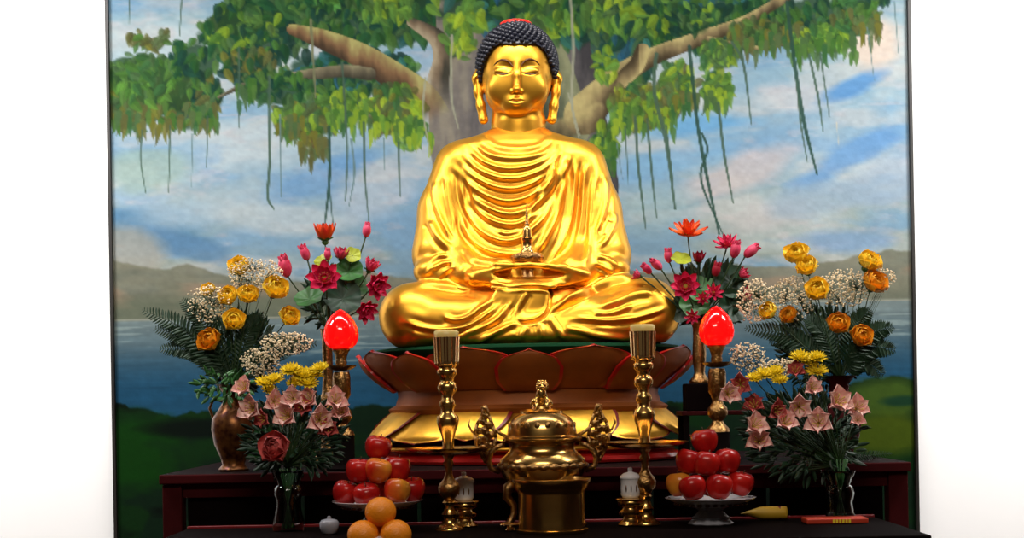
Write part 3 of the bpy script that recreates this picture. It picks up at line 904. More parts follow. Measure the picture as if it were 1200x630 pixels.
    line('eye', ey3_l, 1.75); line('eye', ey3_r, 1.75); line('lip_line', lip3, .85)
    # hair of small curls
    hc = q(606, 78, 7); hr = np.array((46.5, 58, 48.5)); uc = q(604.5, 44, 6); ur = np.array((25, 30, 15.5))
    def hairline(px):
        a = abs(px - 606.5)
        return float(np.interp(a, [0, 20, 26, 31, 36, 39.5, 42, 44], [51.5, 51.8, 54, 59, 67, 78, 95, 104]))
    b = MB(); pts = []
    n = 900
    for i in range(n):
        z = 1 - 2 * (i + .5) / n; ph = i * math.pi * (3 - math.sqrt(5)); r = math.sqrt(1 - z * z)
        dv = np.array((r * math.cos(ph), r * math.sin(ph), z)); p = hc + dv * hr
        px, py = project(p[None]); px, py = px[0], py[0]
        if py > (124 if p[1] > 14 else 104): continue
        if p[1] < 6 and py > hairline(px) - 2: continue
        if ((p - uc) / ur) @ ((p - uc) / ur) < .9: continue
        pts.append((p, dv))
    n = 330
    for i in range(n):
        z = 1 - 2 * (i + .5) / n; ph = i * math.pi * (3 - math.sqrt(5)); r = math.sqrt(1 - z * z)
        dv = np.array((r * math.cos(ph), r * math.sin(ph), z)); p = uc + dv * ur
        if ((p - hc) / hr) @ ((p - hc) / hr) < .95: continue
        pts.append((p, dv))
    for p, dv in pts:
        M = Vector(tuple(dv / hr * 40)).to_track_quat('Z', 'Y').to_matrix()
        b.ell(tuple(tr(p)), (3.0 * U, 3.0 * U, 3.4 * U), n=8, m=5, M=M)
    # cap under the curls (open over the face)
    Cp = Field((-50, -62, HZ - 140), (72, 70, HZ - 18), 1.0)
    Cp.ell(hc, hr - .6, 0); Cp.ell(uc, ur - .6, 2)
    gx_, gy_, gz_ = np.meshgrid(*Cp.ax, indexing='ij')
    pxx, pyy = project(np.stack([gx_.ravel(), gy_.ravel(), gz_.ravel()], 1)); pxx = pxx.reshape(gx_.shape); pyy = pyy.reshape(gx_.shape)
    hl = np.interp(np.abs(pxx - 606.5), [0, 20, 26, 31, 36, 39.5, 42, 44], [51.5, 51.8, 54, 59, 67, 78, 95, 104])
    Cp.F = np.where(gy_ < 6, np.maximum(Cp.F, (pyy - hl).clip(-3, 3).astype(np.float32)), Cp.F)
    Cp.F = np.maximum(Cp.F, (q(606, 118, 0)[2] - Cp.ax[2])[None, None, :].astype(np.float32))
    V3, Q3 = Cp.mesh(); V3 = relax(V3, Q3, 1)
    hb = len(b.v); b.v.extend([tuple(v) for v in tr(V3)]); b.f.extend([tuple(int(x) + hb for x in f) for f in Q3]); b.m.extend([0] * len(Q3))
    b.build('hair', 'black_hair', root)
    b = MB(); jc = tr(q(604.5, 29.5, 2)); b.ell(tuple(jc), (19.5 * U, 17 * U, 6.4 * U), n=24, m=12); b.build('head_jewel', 'jewel_red', root)
statue()

# ---------------------------------------------------------------- lotus pedestal
def pedestal():
    cx = W(619, 480, 0)[0]; DZ = ZC + FLOOR_Z * U
    TZ = TABLE_Z
    AS = .76                                    # depth / width
    root = thing('lotus_pedestal', 'tiered red and gold lotus pedestal with green top carrying the golden statue', 'pedestal', (cx, 0, TZ))
    zz = lambda py, yy=-.42: (W(619, py, yy)[2] - TZ)
    H = DZ - TZ
    # green seed head on top
    b = MB(); b.lathe([(.30, H - .09), (.44, H - .07), (.515, H - .035), (.535, H - .012), (.53, H - .004), (.50, H), (.0, H)], n=64, sy=AS)
    b.build('seed_head', 'seed_green', root, auto=50)
    # waist, base rings
    b = MB()
    b.lathe([(.46, zz(488)), (.485, zz(482)), (.49, zz(478)), (.465, zz(473)), (.455, zz(462)), (.46, zz(452)), (.49, zz(447)), (.48, zz(440)), (.42, zz(430)), (.30, zz(425))], n=72, sy=AS)
    b.build('waist', 'petal_gold_shaded', root, auto=40)
    b = MB()
    b.lathe([(.52, 0), (.545, .004), (.55, .012), (.545, .024), (.515, .030), (.505, .040), (.53, .048), (.535, .058), (.50, .064), (.44, .075), (.35, .1)], n=72, sy=AS)
    b.build('base', 'lacquer_red', root, auto=40)
    b = MB(); b.lathe([(.528, .0435), (.542, .0465), (.546, .052), (.542, .058), (.53, .0600)], n=72, sy=AS); b.build('base_rim', 'petal_gold', root)
    def petal(name, ang, prof, wid, thick, mats, parent, tipw, vein=False):
        """prof: (radius, z) root to tip;  wid: half width along it (m)"""
        b = MB(); NS = 22; NT = 18
        P = []; Bk = []
        pr = catmull([(p[0], p[1]) for p in prof], 6)
        L = len(pr) - 1
        for i in range(NS + 1):
            s = i / NS; k = s * L; k0 = min(int(k), L - 1); fr_ = k - k0
            r, z = pr[k0] * (1 - fr_) + pr[k0 + 1] * fr_
            w = float(np.interp(s, *zip(*wid)))
            row, rb = [], []
            for j in range(NT + 1):
                t = -1 + 2 * j / NT
                a = ang + t * w / .52
                bulge = .012 * (1 - t * t) * math.sin(math.pi * min(1, s * 1.05))
                edge = .006 * (abs(t) > .86) + (.006 if s > .93 else 0)
                R = r + bulge + edge * (.8)
                zt = z + (tipw * (t * t) * s * s)
                ve = .0016 * math.sin(t * 34) * (1 - abs(t)) if vein else 0
                row.append(((R + ve) * math.sin(a), -(R + ve) * AS * math.cos(a), zt))
                rb.append(((R - thick) * math.sin(a), -(R - thick) * AS * math.cos(a), zt + .002))
            P.append(row); Bk.append(rb)
        mi = lambda i, j: 1 if (j < 1 or j >= NT - 1 or i >= NS - 1) else 0
        b.grid(P, mi=mi)
        b.grid(Bk, mi=1, flip=True)
        # rim strip closing both faces
        loopf = [r[0] for r in P] + P[-1][1:] + [r[-1] for r in P[::-1]][1:]
        loopb = [r[0] for r in Bk] + Bk[-1][1:] + [r[-1] for r in Bk[::-1]][1:]
        b.grid([loopf, loopb], mi=1)
        o = b.build(name, mats, parent)
        return o
    up_prof_f = [(.475, zz(457)), (.515, zz(446)), (.56, zz(430)), (.585, zz(416)), (.592, zz(408))]
    up_prof_b = [(.465, zz(455)), (.495, zz(444)), (.545, zz(428)), (.575, zz(413)), (.588, zz(404))]
    wu = [(0, .09), (.25, .108), (.5, .104), (.68, .082), (.8, .048), (.89, .022), (.95, .009), (1, .001)]
    wu2 = [(0, .10), (.3, .14), (.55, .15), (.74, .125), (.85, .08), (.92, .04), (.965, .014), (1, .001)]
    A = math.radians(20.8)
    for k in range(17):
        ang = (k - 8) * 2 * math.pi / 17
        front = (k % 2 == 0)
        petal('petal', ang, up_prof_f if front else up_prof_b, wu if front else wu2, .01, ['petal_gold_shaded', 'lacquer_red'], root, -.004)
    lo_b = [(.44, zz(476)), (.475, zz(486)), (.515, zz(498)), (.55, zz(510)), (.565, zz(520, -.44))]
    lo_f = [(.455, zz(475)), (.492, zz(485)), (.530, zz(497)), (.562, zz(509)), (.575, zz(517, -.44))]
    wl = [(0, .14), (.3, .13), (.55, .105), (.8, .06), (.93, .022), (1, .001)]
    wl2 = [(0, .11), (.4, .15), (.75, .155), (.9, .11), (.97, .05), (1, .01)]
    for k in range(17):
        ang = (k - 8) * 2 * math.pi / 17
        front = (k % 2 == 1)
        petal('petal', ang, lo_f if front else lo_b, wl if front else wl2, .01, ['petal_gold', 'dark_red'], root, .004, vein=True)

TABLE_Z = W(619, 545, -.42)[2] 
FT_Z = W(600, 618, -.9)[2]
pedestal()

# ---------------------------------------------------------------- altar tables
def tables():
    xl = W(186, 560, -.62)[0]; xr = W(1068, 545, -.62)[0]
    y0, y1 = -.62, .48; T = TABLE_Z
    root = thing('altar_table', 'long dark red wooden altar table under the lotus pedestal and rear vases', 'table', ((xl + xr) / 2, 0, 0))
    cx = (xl + xr) / 2; hx = (xr - xl) / 2
    b = MB(); b.box((-hx, y0, T - .030), (hx, y1, T - .0005)); b.m = [0, 1, 0, 0, 0, 0]; b.build('table_top', ['mahogany', 'dim_table_top'], root, smooth=False, bevel=.004)
    for sx in (-1, 1):
        for yy in (y0 + .02, y1 - .08):
            b = MB(); x = sx * (hx - .035); b.box((x - .03, yy, 0), (x + .03, yy + .06, T - .031)); b.build('leg', 'mahogany', root, smooth=False, bevel=.004)
    b = MB(); b.box((-hx + .066, y0 + .03, T - .075), (hx - .066, y0 + .05, T - .031)); b.build('apron', 'mahogany', root, smooth=False, bevel=.003)
    n = 6; w = (2 * hx - .14) / n
    for i in range(n):
        b = MB(); x = -hx + .07 + i * w
        b.box((x + .006, y0 + .05, .12), (x + w - .006, y0 + .07, T - .076)); b.build('door_panel', 'black_wood', root, smooth=False, bevel=.004)
    b = MB(); b.box((-hx + .066, y0 + .04, .05), (hx - .066, y0 + .075, .12)); b.build('bottom_rail', 'mahogany', root, smooth=False, bevel=.003)
    fx0, fx1 = -.98, 1.08; fy0, fy1 = -1.32, -.74; T = FT_Z
    root = thing('offering_table', 'low black offering table in front of the altar carrying candlesticks, censer and fruit', 'table', ((fx0 + fx1) / 2, 0, 0))
    cx = (fx0 + fx1) / 2; hx = (fx1 - fx0) / 2
    b = MB(); b.box((-hx, fy0, T - .035), (hx, fy1, T - .0005)); b.build('table_top', 'black_wood', root, smooth=False, bevel=.004)
    b = MB(); b.box((-hx, fy1 + .001, T - .045), (hx, fy1 + .016, T + .006)); b.build('red_edge', 'dark_red', root, smooth=False, bevel=.002)
    for sx in (-1, 1):
        for yy in (fy0 + .03, fy1 - .08):
            b = MB(); x = sx * (hx - .05); b.box((x - .03, yy, 0), (x + .03, yy + .05, T - .036)); b.build('leg', 'black_wood', root, smooth=False, bevel=.004)
tables()

# ---------------------------------------------------------------- brass altar ware
def base_at(px, y, T):
    """x of photo column px for a thing standing on height T at depth y (roll taken into account)"""
    d = y - CAM_Y; v = (T - ZC) * F / d
    u = (px - 600) * 1.0
    vv = (v + u * ST) / CT
    return (u * CT + vv * ST) * d / F
def prof_px(pts, px, y, T):
    """(half width px, photo row) -> (r, z) above T, rows read in column px"""
    s = (y - CAM_Y) / F
    return [(r * s, max(0, W(px, row, y)[2] - T)) for r, row in pts]

def candlestick(px, y, rows, label):
    T = FT_Z; x = base_at(px, y, T); root = thing('candlestick', label, 'candlestick', (x, y, T), group=None)
    dy = rows
    P = lambda pts: prof_px([(r, row + dy) for r, row in pts], px, y, T)
    b = MB(); b.lathe(P([(17, 621), (17, 618.5), (13, 616), (9, 612), (7, 606), (9.5, 602), (7, 598), (5.5, 592), (8, 588), (5.5, 585)]), n=40); b.build('foot', 'brass', root, auto=60)
    b = MB(); b.lathe(P([(5.5, 586), (8, 582), (12, 577), (13, 571), (11, 566), (6.5, 561), (4.5, 556), (4.2, 548), (6.5, 543), (4.5, 538), (7, 534), (9, 531)]), n=40); b.build('lower_stem', 'dark_brass', root, auto=60)
    b = MB(); b.lathe(P([(8, 533), (30, 531.5), (46, 527.5), (50.5, 524.6), (51, 524), (50, 524.6), (45, 528), (28, 530.4), (6, 530.8)]), n=56); b.build('drip_pan', 'brass', root, auto=60)
    b = MB(); b.lathe(P([(7, 531), (8, 527), (6.5, 523), (6.8, 515), (8.5, 508), (11.8, 499), (13.2, 493), (12.5, 488), (8, 484), (7.5, 478), (9.5, 475), (9.5, 470), (6.5, 467), (6.8, 462), (10.5, 458), (11.5, 453), (10, 449), (7, 446), (8.5, 441), (11.5, 438), (12, 434), (9.5, 431), (11, 428)]), n=40)
    b.build('upper_stem', 'brass', root, auto=60)
    b = MB(); b.lathe(P([(11, 428.5), (13.5, 427), (14, 423), (14.6, 404), (15.2, 395), (14.4, 395), (13.6, 404), (13.2, 420)]), n=96, flute=16, fa=.035); b.build('cup', 'pale_brass', root, auto=60)
    b = MB(); b.lathe(P([(13, 424), (13.4, 404), (14.2, 394), (14.6, 388.5), (12.5, 387), (4, 388.5), (0, 388.7)]), n=40); c = b.build('candle', 'wax', root)
    b = MB(); s = (y - CAM_Y) / F; z = P([(0, 388.7)])[0][1]; b.tube([(0, 0, z - .001), (0, 0, z + .006), (.001, 0, z + .009)], .0009, 6); b.build('wick', 'black_wood', c)
    return root
candlestick(527, -.93, 0, 'tall brass candlestick left of the large censer, with wide drip pan and pale candle')
candlestick(757, -.90, -7, 'tall brass candlestick right of the large censer, with wide drip pan and pale candle')

def censer():
    px, y, T = 637, -.86, FT_Z
    x = base_at(px, y, T); s = (y - CAM_Y) / F
    root = thing('censer', 'large brass lidded censer with lion finial and tall ornate handles at altar centre', 'censer', (x, y, T))
    P = lambda pts: prof_px(pts, px, y, T)
    b = MB(); b.lathe(P([(18, 582), (34, 574), (44, 562), (50, 551), (51.5, 544), (49, 537), (42, 531), (38.5, 527), (38, 521), (40, 517.5), (45.5, 516), (46.5, 513.5), (44, 512.2)]), n=56); body = b.build('bowl', 'brass', root, auto=60)
    b = MB(); z = P([(0, 545)])[0][1]; b.lathe([(49.5 * s, z - .010), (52.2 * s, z - .005), (53.2 * s, z), (52.2 * s, z + .005), (49.5 * s, z + .010)], n=192, flute=24, fa=.02); b.build('relief_band', 'dark_brass', body, auto=70)
    b = MB(); b.lathe(P([(45, 512.6), (45, 510.5), (41, 509), (40.5, 503), (38.5, 496), (33, 488.5), (25, 484), (25, 481.5), (20, 479.5), (12, 478.5), (11, 476), (0, 475.5)]), n=56); lid = b.build('lid', 'brass', root, auto=50)
    b = MB()
    for k in range(20):
        a = 2 * math.pi * (k + .5) / 20; z = P([(0, 498)])[0][1]; r = 38.8 * s
        M = Matrix.Rotation(a, 3, 'Z')
        b.ell((r * math.cos(a), r * math.sin(a), z), (.0035, .0085, .011), n=10, m=6, M=M)
    b.build('pierced_band', 'dark_brass', lid)
    # lion on the lid
    z0 = P([(0, 476)])[0][1]; b = MB(); q_ = lambda dx, dz, dy=0: (dx * s, dy * s, z0 + dz * s)
    b.ell(q_(-1, 8, 3), (6.5 * s, 8 * s, 8 * s)); b.ell(q_(0, 15, -3), (6 * s, 6 * s, 9 * s)); b.ell(q_(1, 24, -5), (5.6 * s, 5.6 * s, 5.6 * s)); b.ell(q_(1, 22.6, -10), (3 * s, 3.2 * s, 2.5 * s))
    for k in range(16):
        a = 2 * math.pi * k / 16; b.ell(q_(1 + 5.6 * math.cos(a), 24 + 5.4 * math.sin(a), -3.4), (1.9 * s, 2.2 * s, 1.9 * s), n=8, m=6)
    for sx in (-1, 1):
        b.tube([q_(sx * 5, 12, -4), q_(sx * 6, 6, -8), q_(sx * 6, 0, -9), q_(sx * 6, -1, -11)], [3 * s, 2.4 * s, 2 * s, 2.2 * s])
        b.ell(q_(sx * 9, 4, 4), (4.5 * s, 6 * s, 5 * s)); b.tube([q_(sx * 9, 1, 2), q_(sx * 10, -1, -4)], 2.2 * s)
        b.ell(q_(1 + sx * 4, 29, -4), (1.5 * s, 1.2 * s, 2 * s), n=8, m=6)
    b.ell(q_(-8, 6, -6), (4 * s, 4 * s, 4 * s))
    b.tube([q_(-2, 3, 10), q_(-1, 12, 13), q_(0, 20, 10)], [2 * s, 3 * s, 1 * s])
    b.build('lion_finial', 'brass', lid)
    # handles: flame-shaped openwork scrolls on arms
    for sx in (-1, 1):
        b = MB()
        hx = lambda dx, row, dy=0: (sx * dx * s, dy * s, P([(0, row)])[0][1])
        b.tube([hx(44, 520), hx(52, 522), hx(60, 528), hx(64, 538), hx(60, 548), hx(50, 552)], [3 * s, 3 * s, 3.5 * s, 4 * s, 3.5 * s, 3 * s])
        b.tube([hx(40, 512), hx(50, 506), hx(58, 500), hx(64, 500)], [2.4 * s, 2 * s, 2 * s, 1.5 * s])
        out = [(66, 541), (58, 528), (54, 512), (57, 498), (62, 486), (66, 474), (70, 486), (76, 496), (79, 508), (76, 522), (70, 534), (66, 541)]
        for k in range(len(out) - 1):
            b.tube([hx(*out[k]), hx(*out[k + 1])], 2.2 * s, 6)
        for k, (dx, row, r) in enumerate(((66, 478, 3), (65, 486, 4), (68, 493, 4.6), (62, 497, 4.5), (67, 503, 5.5), (73, 503, 4.2), (60, 508, 4.6), (66, 513, 5.5), (73, 514, 4.6), (61, 520, 4.4), (68, 523, 5), (66, 531, 4.2))):
            b.ell(hx(dx, row, (k % 3 - 1) * 1.6), (r * s, r * .8 * s, r * s), n=10, m=7)
            b.tube([hx(dx, row, -4), hx(dx + 4, row - 3, -6), hx(dx + 5, row + 2, -5)], [1.4 * s, 1.1 * s, .6 * s], 6)
        b.tube([hx(74, 508), hx(82, 504), hx(86, 496), hx(84, 490)], [2 * s, 1.5 * s, 1.2 * s, .6 * s], 6)
        b.build('handle', 'dark_brass', root)
    # tripod legs
    for k, a in enumerate((math.radians(200), math.radians(340), math.radians(90))):
        b = MB(); c, s_ = math.cos(a), math.sin(a)
        pp = [(34, 562), (44, 570), (45, 580), (37, 590), (37, 600), (42, 610), (44, 617)]
        b.tube([(c * r * s, s_ * r * s, P([(0, row)])[0][1]) for r, row in pp], [6 * s, 6.5 * s, 5.5 * s, 4 * s, 3.6 * s, 4.5 * s, 5 * s])
        z = P([(0, 616)])[0][1]; b.ell((c * 45 * s, s_ * 45 * s, .009), (.02, .02, .009), n=14, m=8)
        b.build('leg', 'dark_brass', root)
    # incense pot in front
    px, y = 647, -1.06; x = base_at(px, y, T)
    root = thing('incense_pot', 'plain cylindrical brass incense pot standing in front of the large censer', 'pot', (x, y, T))
    P2 = lambda pts: prof_px(pts, px, y, T)
    b = MB(); b.lathe([(.098, 0), (.100, .004), (.100, .010)] + P2([(39, 620), (39, 578), (40.5, 573), (43, 571), (44.5, 566), (46.5, 563), (46.5, 560.5), (44.5, 560), (43, 563), (38, 574), (37.5, 600)]), n=64); b.build('pot', 'brass', root, auto=40)
    b = MB(); z = P2([(0, 575)])[0][1]; b.lathe([(.0, z - .004), (.085, z - .004), (.087, z), (.0, z + .003)], n=40); b.build('ash', 'stem_brown', root)
    # offering saucer beside the pot
    px, y = 598, -1.0; x = base_at(px, y, T)
    b = MB(); b.lathe([(.012, 0), (.014, .003), (.010, .008), (.020, .014), (.030, .019), (.029, .0205), (.018, .016), (0, .013)], n=32)
    tag(b.build('saucer', 'pale_brass', None, (x, y, T), auto=50), 'tiny shallow brass saucer standing left of the cylindrical incense pot', 'saucer')
censer()

def stupa():
    p = q(618.5, 326, -80); y = p[1] * U; x = p[0] * U
    zb = W(618.5, 327.5, y)[2]; s = (y - CAM_Y) / F
    root = thing('miniature_stupa', 'small dark brass stupa with needle spire held upright in the statue\'s lap', 'stupa', (x, y, zb))
    r = lambda pts: [(a * s, (327.5 - row) * s) for a, row in pts]
    b = MB(); b.lathe(r([(9, 327.5), (9.5, 325), (7, 322), (7, 316), (12, 312), (15, 309), (17.5, 307), (18, 301), (17, 297.5), (11, 296)]), n=40); b.build('base', 'dark_brass', root, auto=50)
    b = MB()
    for k in range(10):
        a = 2 * math.pi * k / 10; b.ell((16 * s * math.cos(a), 16 * s * math.sin(a), (327.5 - 302) * s), (3.4 * s, 3.4 * s, 4 * s), n=10, m=8)
    b.build('lotus_ring', 'dark_brass', root)
    b = MB(); b.lathe(r([(9, 297), (8.5, 293), (6.5, 291), (6.2, 283), (7.4, 281.5), (7.4, 279), (5.6, 278), (5.2, 270), (4.6, 266), (2.6, 264)]), n=32); b.build('dome', 'brass', root, auto=50)
    b = MB(); b.lathe(r([(2.8, 264.5), (3.2, 263), (1.8, 261), (2.4, 258), (1.4, 256), (1.8, 253), (1.0, 250), (.7, 244), (.25, 238), (0, 237.5)]), n=20); b.build('spire', 'dark_brass', root)
stupa()

def lidded_cup(px, y, top, T, label, group, name='lidded_cup'):
    x = base_at(px, y, T); s = (y - CAM_Y) / F
    st = thing('cup_stand', label[1], 'stand', (x, y, T))
    h = W(px, top, y)[2] - T
    k = h / (72 * s)
    b = MB(); b.lathe([(a * s, z * s * k) for a, z in ((15, 0), (16, 2), (13, 5), (10, 8), (9, 11), (14, 14), (14.5, 17), (10, 20), (9.5, 23), (15, 26), (16, 29), (15, 31), (10, 31.5), (0, 31.5))], n=40); b.build('turned_base', 'brass', st, auto=50)
    b = MB(); z0 = 31.6 * s * k
    b.lathe([(a * s, z * s * k) for a, z in ((17, 32), (17.8, 33.2), (16, 34), (0, 33.5))], n=40); b.build('saucer_rim', 'pale_brass', st, auto=50)
    c = thing(name, label[0], 'cup', (x, y, T + 34.1 * s * k))
    b = MB(); b.lathe([(a * s, z * s * k) for a, z in ((8, 0), (9.5, 1), (11.2, 4), (11.4, 12), (11.2, 22), (12, 23.5), (11, 23.5), (10.2, 20), (10, 4), (0, 3))], n=40); cup = b.build('cup_body', 'porcelain', c, auto=60)
    b = MB()
    for a0 in (-2.1, -1.57, -1.0):
        b.ell((11.1 * s * math.cos(a0), 11.1 * s * math.sin(a0), 12 * s * k), (.0022, .0022, .011), n=8, m=6)
    b.build('painted_motif', 'vase_gilt', cup)
    b = MB(); b.lathe([(a * s, z * s * k) for a, z in ((12, 23.7), (12.6, 25), (11.5, 27.5), (8, 30.5), (3, 32), (2.4, 33), (3, 35), (2.6, 37), (0, 38))], n=40); b.build('lid', 'porcelain', c, auto=60)
lidded_cup(544.5, -.84, 552, FT_Z, ('white porcelain lidded cup behind the left candlestick', 'turned brass stand under the cup behind the left candlestick'), 'lidded cups')
lidded_cup(739.5, -.90, 547, FT_Z, ('white porcelain lidded cup beside the right candlestick', 'turned brass stand under the cup beside the right candlestick'), 'lidded cups')
x = base_at(386, -1.0, FT_Z)
b = MB(); b.lathe([(.016, 0), (.022, .004), (.027, .02), (.028, .032), (.022, .040), (.006, .044), (.006, .049), (0, .052)], n=32)
tag(b.build('small_cup', 'porcelain_grey', None, (x, -1.0, FT_Z), auto=50), 'small dull grey lidded cup left of the piled oranges', 'cup')

def lotus_lamp(px, top, y, T, rows, label):
    x = base_at(px, y, T); s = (y - CAM_Y) / F
    root = thing('lotus_bud_lamp', label, 'lamp', (x, y, T))
    Z = lambda row: W(px, row, y)[2] - T
    r0 = rows
    # glowing bud
    b = MB(); P = []
    pr = [(7, 46.5), (13, 45), (17.5, 41), (20, 35), (20.6, 29), (19.5, 22), (16.2, 14), (11, 7), (5.5, 2.2), (.6, 0)]
    n = 48
    for r, dz in pr:
        P.append([(r * s * (1 + .02 * math.cos(3 * 2 * math.pi * k / n)) * math.cos(2 * math.pi * k / n), r * s * (1 + .02 * math.cos(3 * 2 * math.pi * k / n)) * math.sin(2 * math.pi * k / n), Z(top + dz)) for k in range(n)])
    b.grid(P, wrap=True); b.f.append(tuple(range(n))[::-1]); b.m.append(0)
    bulb = b.build('red_bud_shade', 'lamp_red', root)
    b = MB()
    for a0 in (-2.5, -.9, .7):                      # raised petal seams
        b.tube([((r + .25) * s * math.cos(a0 + .35 * i / 9), (r + .25) * s * math.sin(a0 + .35 * i / 9), Z(top + dz)) for i, (r, dz) in enumerate(pr[2:])], .35 * s, 5)
    b.build('petal_seam', 'lamp_red', bulb)
    b = MB(); b.lathe([(a * s, Z(top + dz)) for a, dz in ((6, 66), (7, 62), (6, 59), (7, 55), (8.5, 50), (11, 47), (10, 45.5), (0, 45.5))], n=32); b.build('collar', 'dark_brass', root, auto=60)
    b = MB(); b.lathe([(a * s, Z(top + dz)) for a, dz in ((5, 72), (12, 70), (16.5, 67), (16.8, 65.5), (6, 66.5))], n=40, flute=8, fa=.04); b.build('dish', 'dark_brass', root, auto=60)
    b = MB(); b.lathe([(a * s, Z(row)) for a, row in [(9, top + 73), (10.5, top + 78), (10.5, top + 100), (8, top + 104), (6, top + 110), (7, top + 114), (11, top + 119), (12, top + 126), (9, top + 131), (6, top + 134), (8, top + 138), (13, top + 143), (14, top + 147)]][::-1], n=36); b.build('column', 'dark_brass', root, auto=60)
    b = MB(); b.lathe([(19 * s, 0), (19.5 * s, .006), (16 * s, .012), (14 * s, .02), (14 * s, Z(top + 147.2)), ], n=36); b.build('pedestal_block', 'black_wood', root, auto=40)
lotus_lamp(402, 362.5, -.52, TABLE_Z, 0, 'glowing red lotus-bud lamp on a brass stand left of the pedestal')
lotus_lamp(842, 358.5, -.52, TABLE_Z, 0, 'glowing red lotus-bud lamp on a brass stand right of the pedestal')

# ---------------------------------------------------------------- fruit
def apple_parts(root, m, r=.0385, seed=0):
    b = MB(); P = []
    pr = [(.02, -.78), (.22, -.86), (.45, -.87), (.70, -.70), (.9, -.35), (1.0, .08), (.97, .38), (.83, .66), (.60, .80), (.36, .80), (.17, .70), (.04, .58)]
    n = 28
    for a, z in catmull(pr, 3):
        P.append([(r * a * (1 + .025 * math.cos(5 * t + seed)) * math.cos(t), r * a * (1 + .025 * math.cos(5 * t + seed)) * math.sin(t), r * z) for t in [2 * math.pi * k / n for k in range(n)]])
    b.grid(P, wrap=True); f = b.build('flesh', m, root)
    b = MB(); b.tube([(0, 0, r * .55), (.001, 0, r * .8), (.003, .001, r * 1.05)], [.0014, .0012, .0016], 6); b.build('stem', 'stem_brown', root)

APS = {}
def apple(px, py, y, kind, label, tilt=(0, 0), r=.0385):
    p = W(px, py, y)
    key = kind
    if key not in APS:
        root = thing('apple', label, 'apple', p, group='apples piled on the fruit stands'); apple_parts(root, kind); APS[key] = root
    else:
        root = copy_tree(APS[key]); root['label'] = label
    root.location = p; root.rotation_euler = (tilt[0], tilt[1], px * 1.7); root.scale = (r / .0385,) * 3
    return root

def fruit_stand(px, rim, y, label):
    T = FT_Z; x = base_at(px, y, T); s = (y - CAM_Y) / F
    root = thing('fruit_stand', label, 'fruit stand', (x, y, T))
    zr = W(px, rim, y)[2] - T
    b = MB(); b.lathe([(.042, zr - .028), (.075, zr - .022), (.108, zr - .010), (.128, zr - .001), (.131, zr + .002), (.127, zr + .003), (.10, zr - .006), (.06, zr - .013), (0, zr - .014)], n=72); b.build('plate', 'porcelain', root, auto=60)
    b = MB()
    for k in range(28):
        a = 2 * math.pi * k / 28
        b.ell((.098 * math.cos(a), .098 * math.sin(a), zr - .0165), (.008, .008, .004), n=8, m=5)
    b.build('painted_border', 'vase_gilt', root)
    b = MB(); b.lathe([(.062, 0), (.064, .004), (.056, .010), (.050, .016), (.054, .020), (.045, .026), (.030, zr * .55), (.026, zr - .045), (.040, zr - .030), (.045, zr - .027)], n=60, flute=10, fa=.06); b.build('openwork_foot', 'porcelain_grey', root, auto=70)
fruit_stand(443, 587, -.90, 'round white fruit stand heaped with apples behind the oranges')
fruit_stand(833, 583, -.90, 'round white fruit stand heaped with apples right of the right candlestick')

Yc = -.90
for a in (
    (443, 524, Yc - .005, 'apple_red', 'red apple topping the pile on the stand behind the oranges'),
    (421, 551, Yc - .045, 'apple_red', 'red apple at left of the middle tier behind the oranges'),
    (443, 551, Yc - .065, 'apple_blush', 'yellow-topped apple in the middle tier behind the oranges'),
    (466, 549, Yc - .030, 'apple_red', 'red apple at right of the middle tier behind the oranges'),
    (405, 577, Yc - .03, 'apple_red', 'leftmost red apple of the bottom tier behind the oranges'),
    (430, 580, Yc - .08, 'apple_red', 'red apple just left above the single top orange'),
    (465, 575, Yc - .08, 'apple_blush', 'blushed red apple just right above the single top orange'),
    (483, 573, Yc - .03, 'apple_red', 'rightmost red apple of the bottom tier behind the oranges'),
    (444, 574, Yc + .02, 'apple_red', 'red apple half hidden in the heart of the pile behind the oranges'),
    (826, 516, Yc - .005, 'apple_red', 'red apple topping the pile on the right-hand fruit stand'),
    (807, 540, Yc - .035, 'apple_red', 'red apple at left of the middle tier on the right-hand stand'),
    (828, 543, Yc - .065, 'apple_red', 'red apple front centre of the middle tier on the right-hand stand'),
    (852, 540, Yc - .025, 'apple_red', 'red apple at right of the middle tier on the right-hand stand'),
    (796, 567, Yc - .03, 'apple_blush', 'yellow-flushed apple at the left edge of the right-hand stand'),
    (812, 571, Yc - .085, 'apple_red', 'red apple beside the yellow-flushed one on the right-hand stand'),
    (843, 570, Yc - .085, 'apple_red', 'large red apple front of the right-hand fruit stand'),
    (868, 566, Yc - .03, 'apple_red', 'red apple at the right edge of the right-hand stand'),
    (830, 566, Yc + .02, 'apple_red', 'red apple half hidden in the heart of the right-hand pile'),
):
    apple(a[0], a[1], a[2], a[3], a[4], tilt=((a[0] * 7 % 5 - 2) * .12, (a[0] * 3 % 5 - 2) * .12))

def orange(px, y, z, label, r=.0435):
    root = thing('orange', label, 'orange', (base_at(px, y, z), y, z), group='oranges in front of the apples')
    b = MB(); b.ell((0, 0, 0), (r, r, r * .95), n=40, m=24); b.build('peel', 'orange_peel', root)
    b = MB(); b.lathe([(.004, r * .945), (.003, r * .96), (0, r * .965)], n=5); b.build('stem_button', 'stem_green', root)
    return root
YO = -1.16; r = .0425; sO = (YO - CAM_Y) / F
zt = W(446, 600, YO)[2]
zb = zt - r * 1.42
for px, dy, lab in ((425.5, 0, 'orange at lower left beneath the single top orange'), (464, 0, 'orange at lower right beneath the single top orange'), (446, .07, 'orange hidden behind the front pair beneath the top orange')):
    o = orange(px, YO + dy, zb, lab, r)
orange(446, YO + .02, zt, 'single orange resting on top of the orange pile', r)
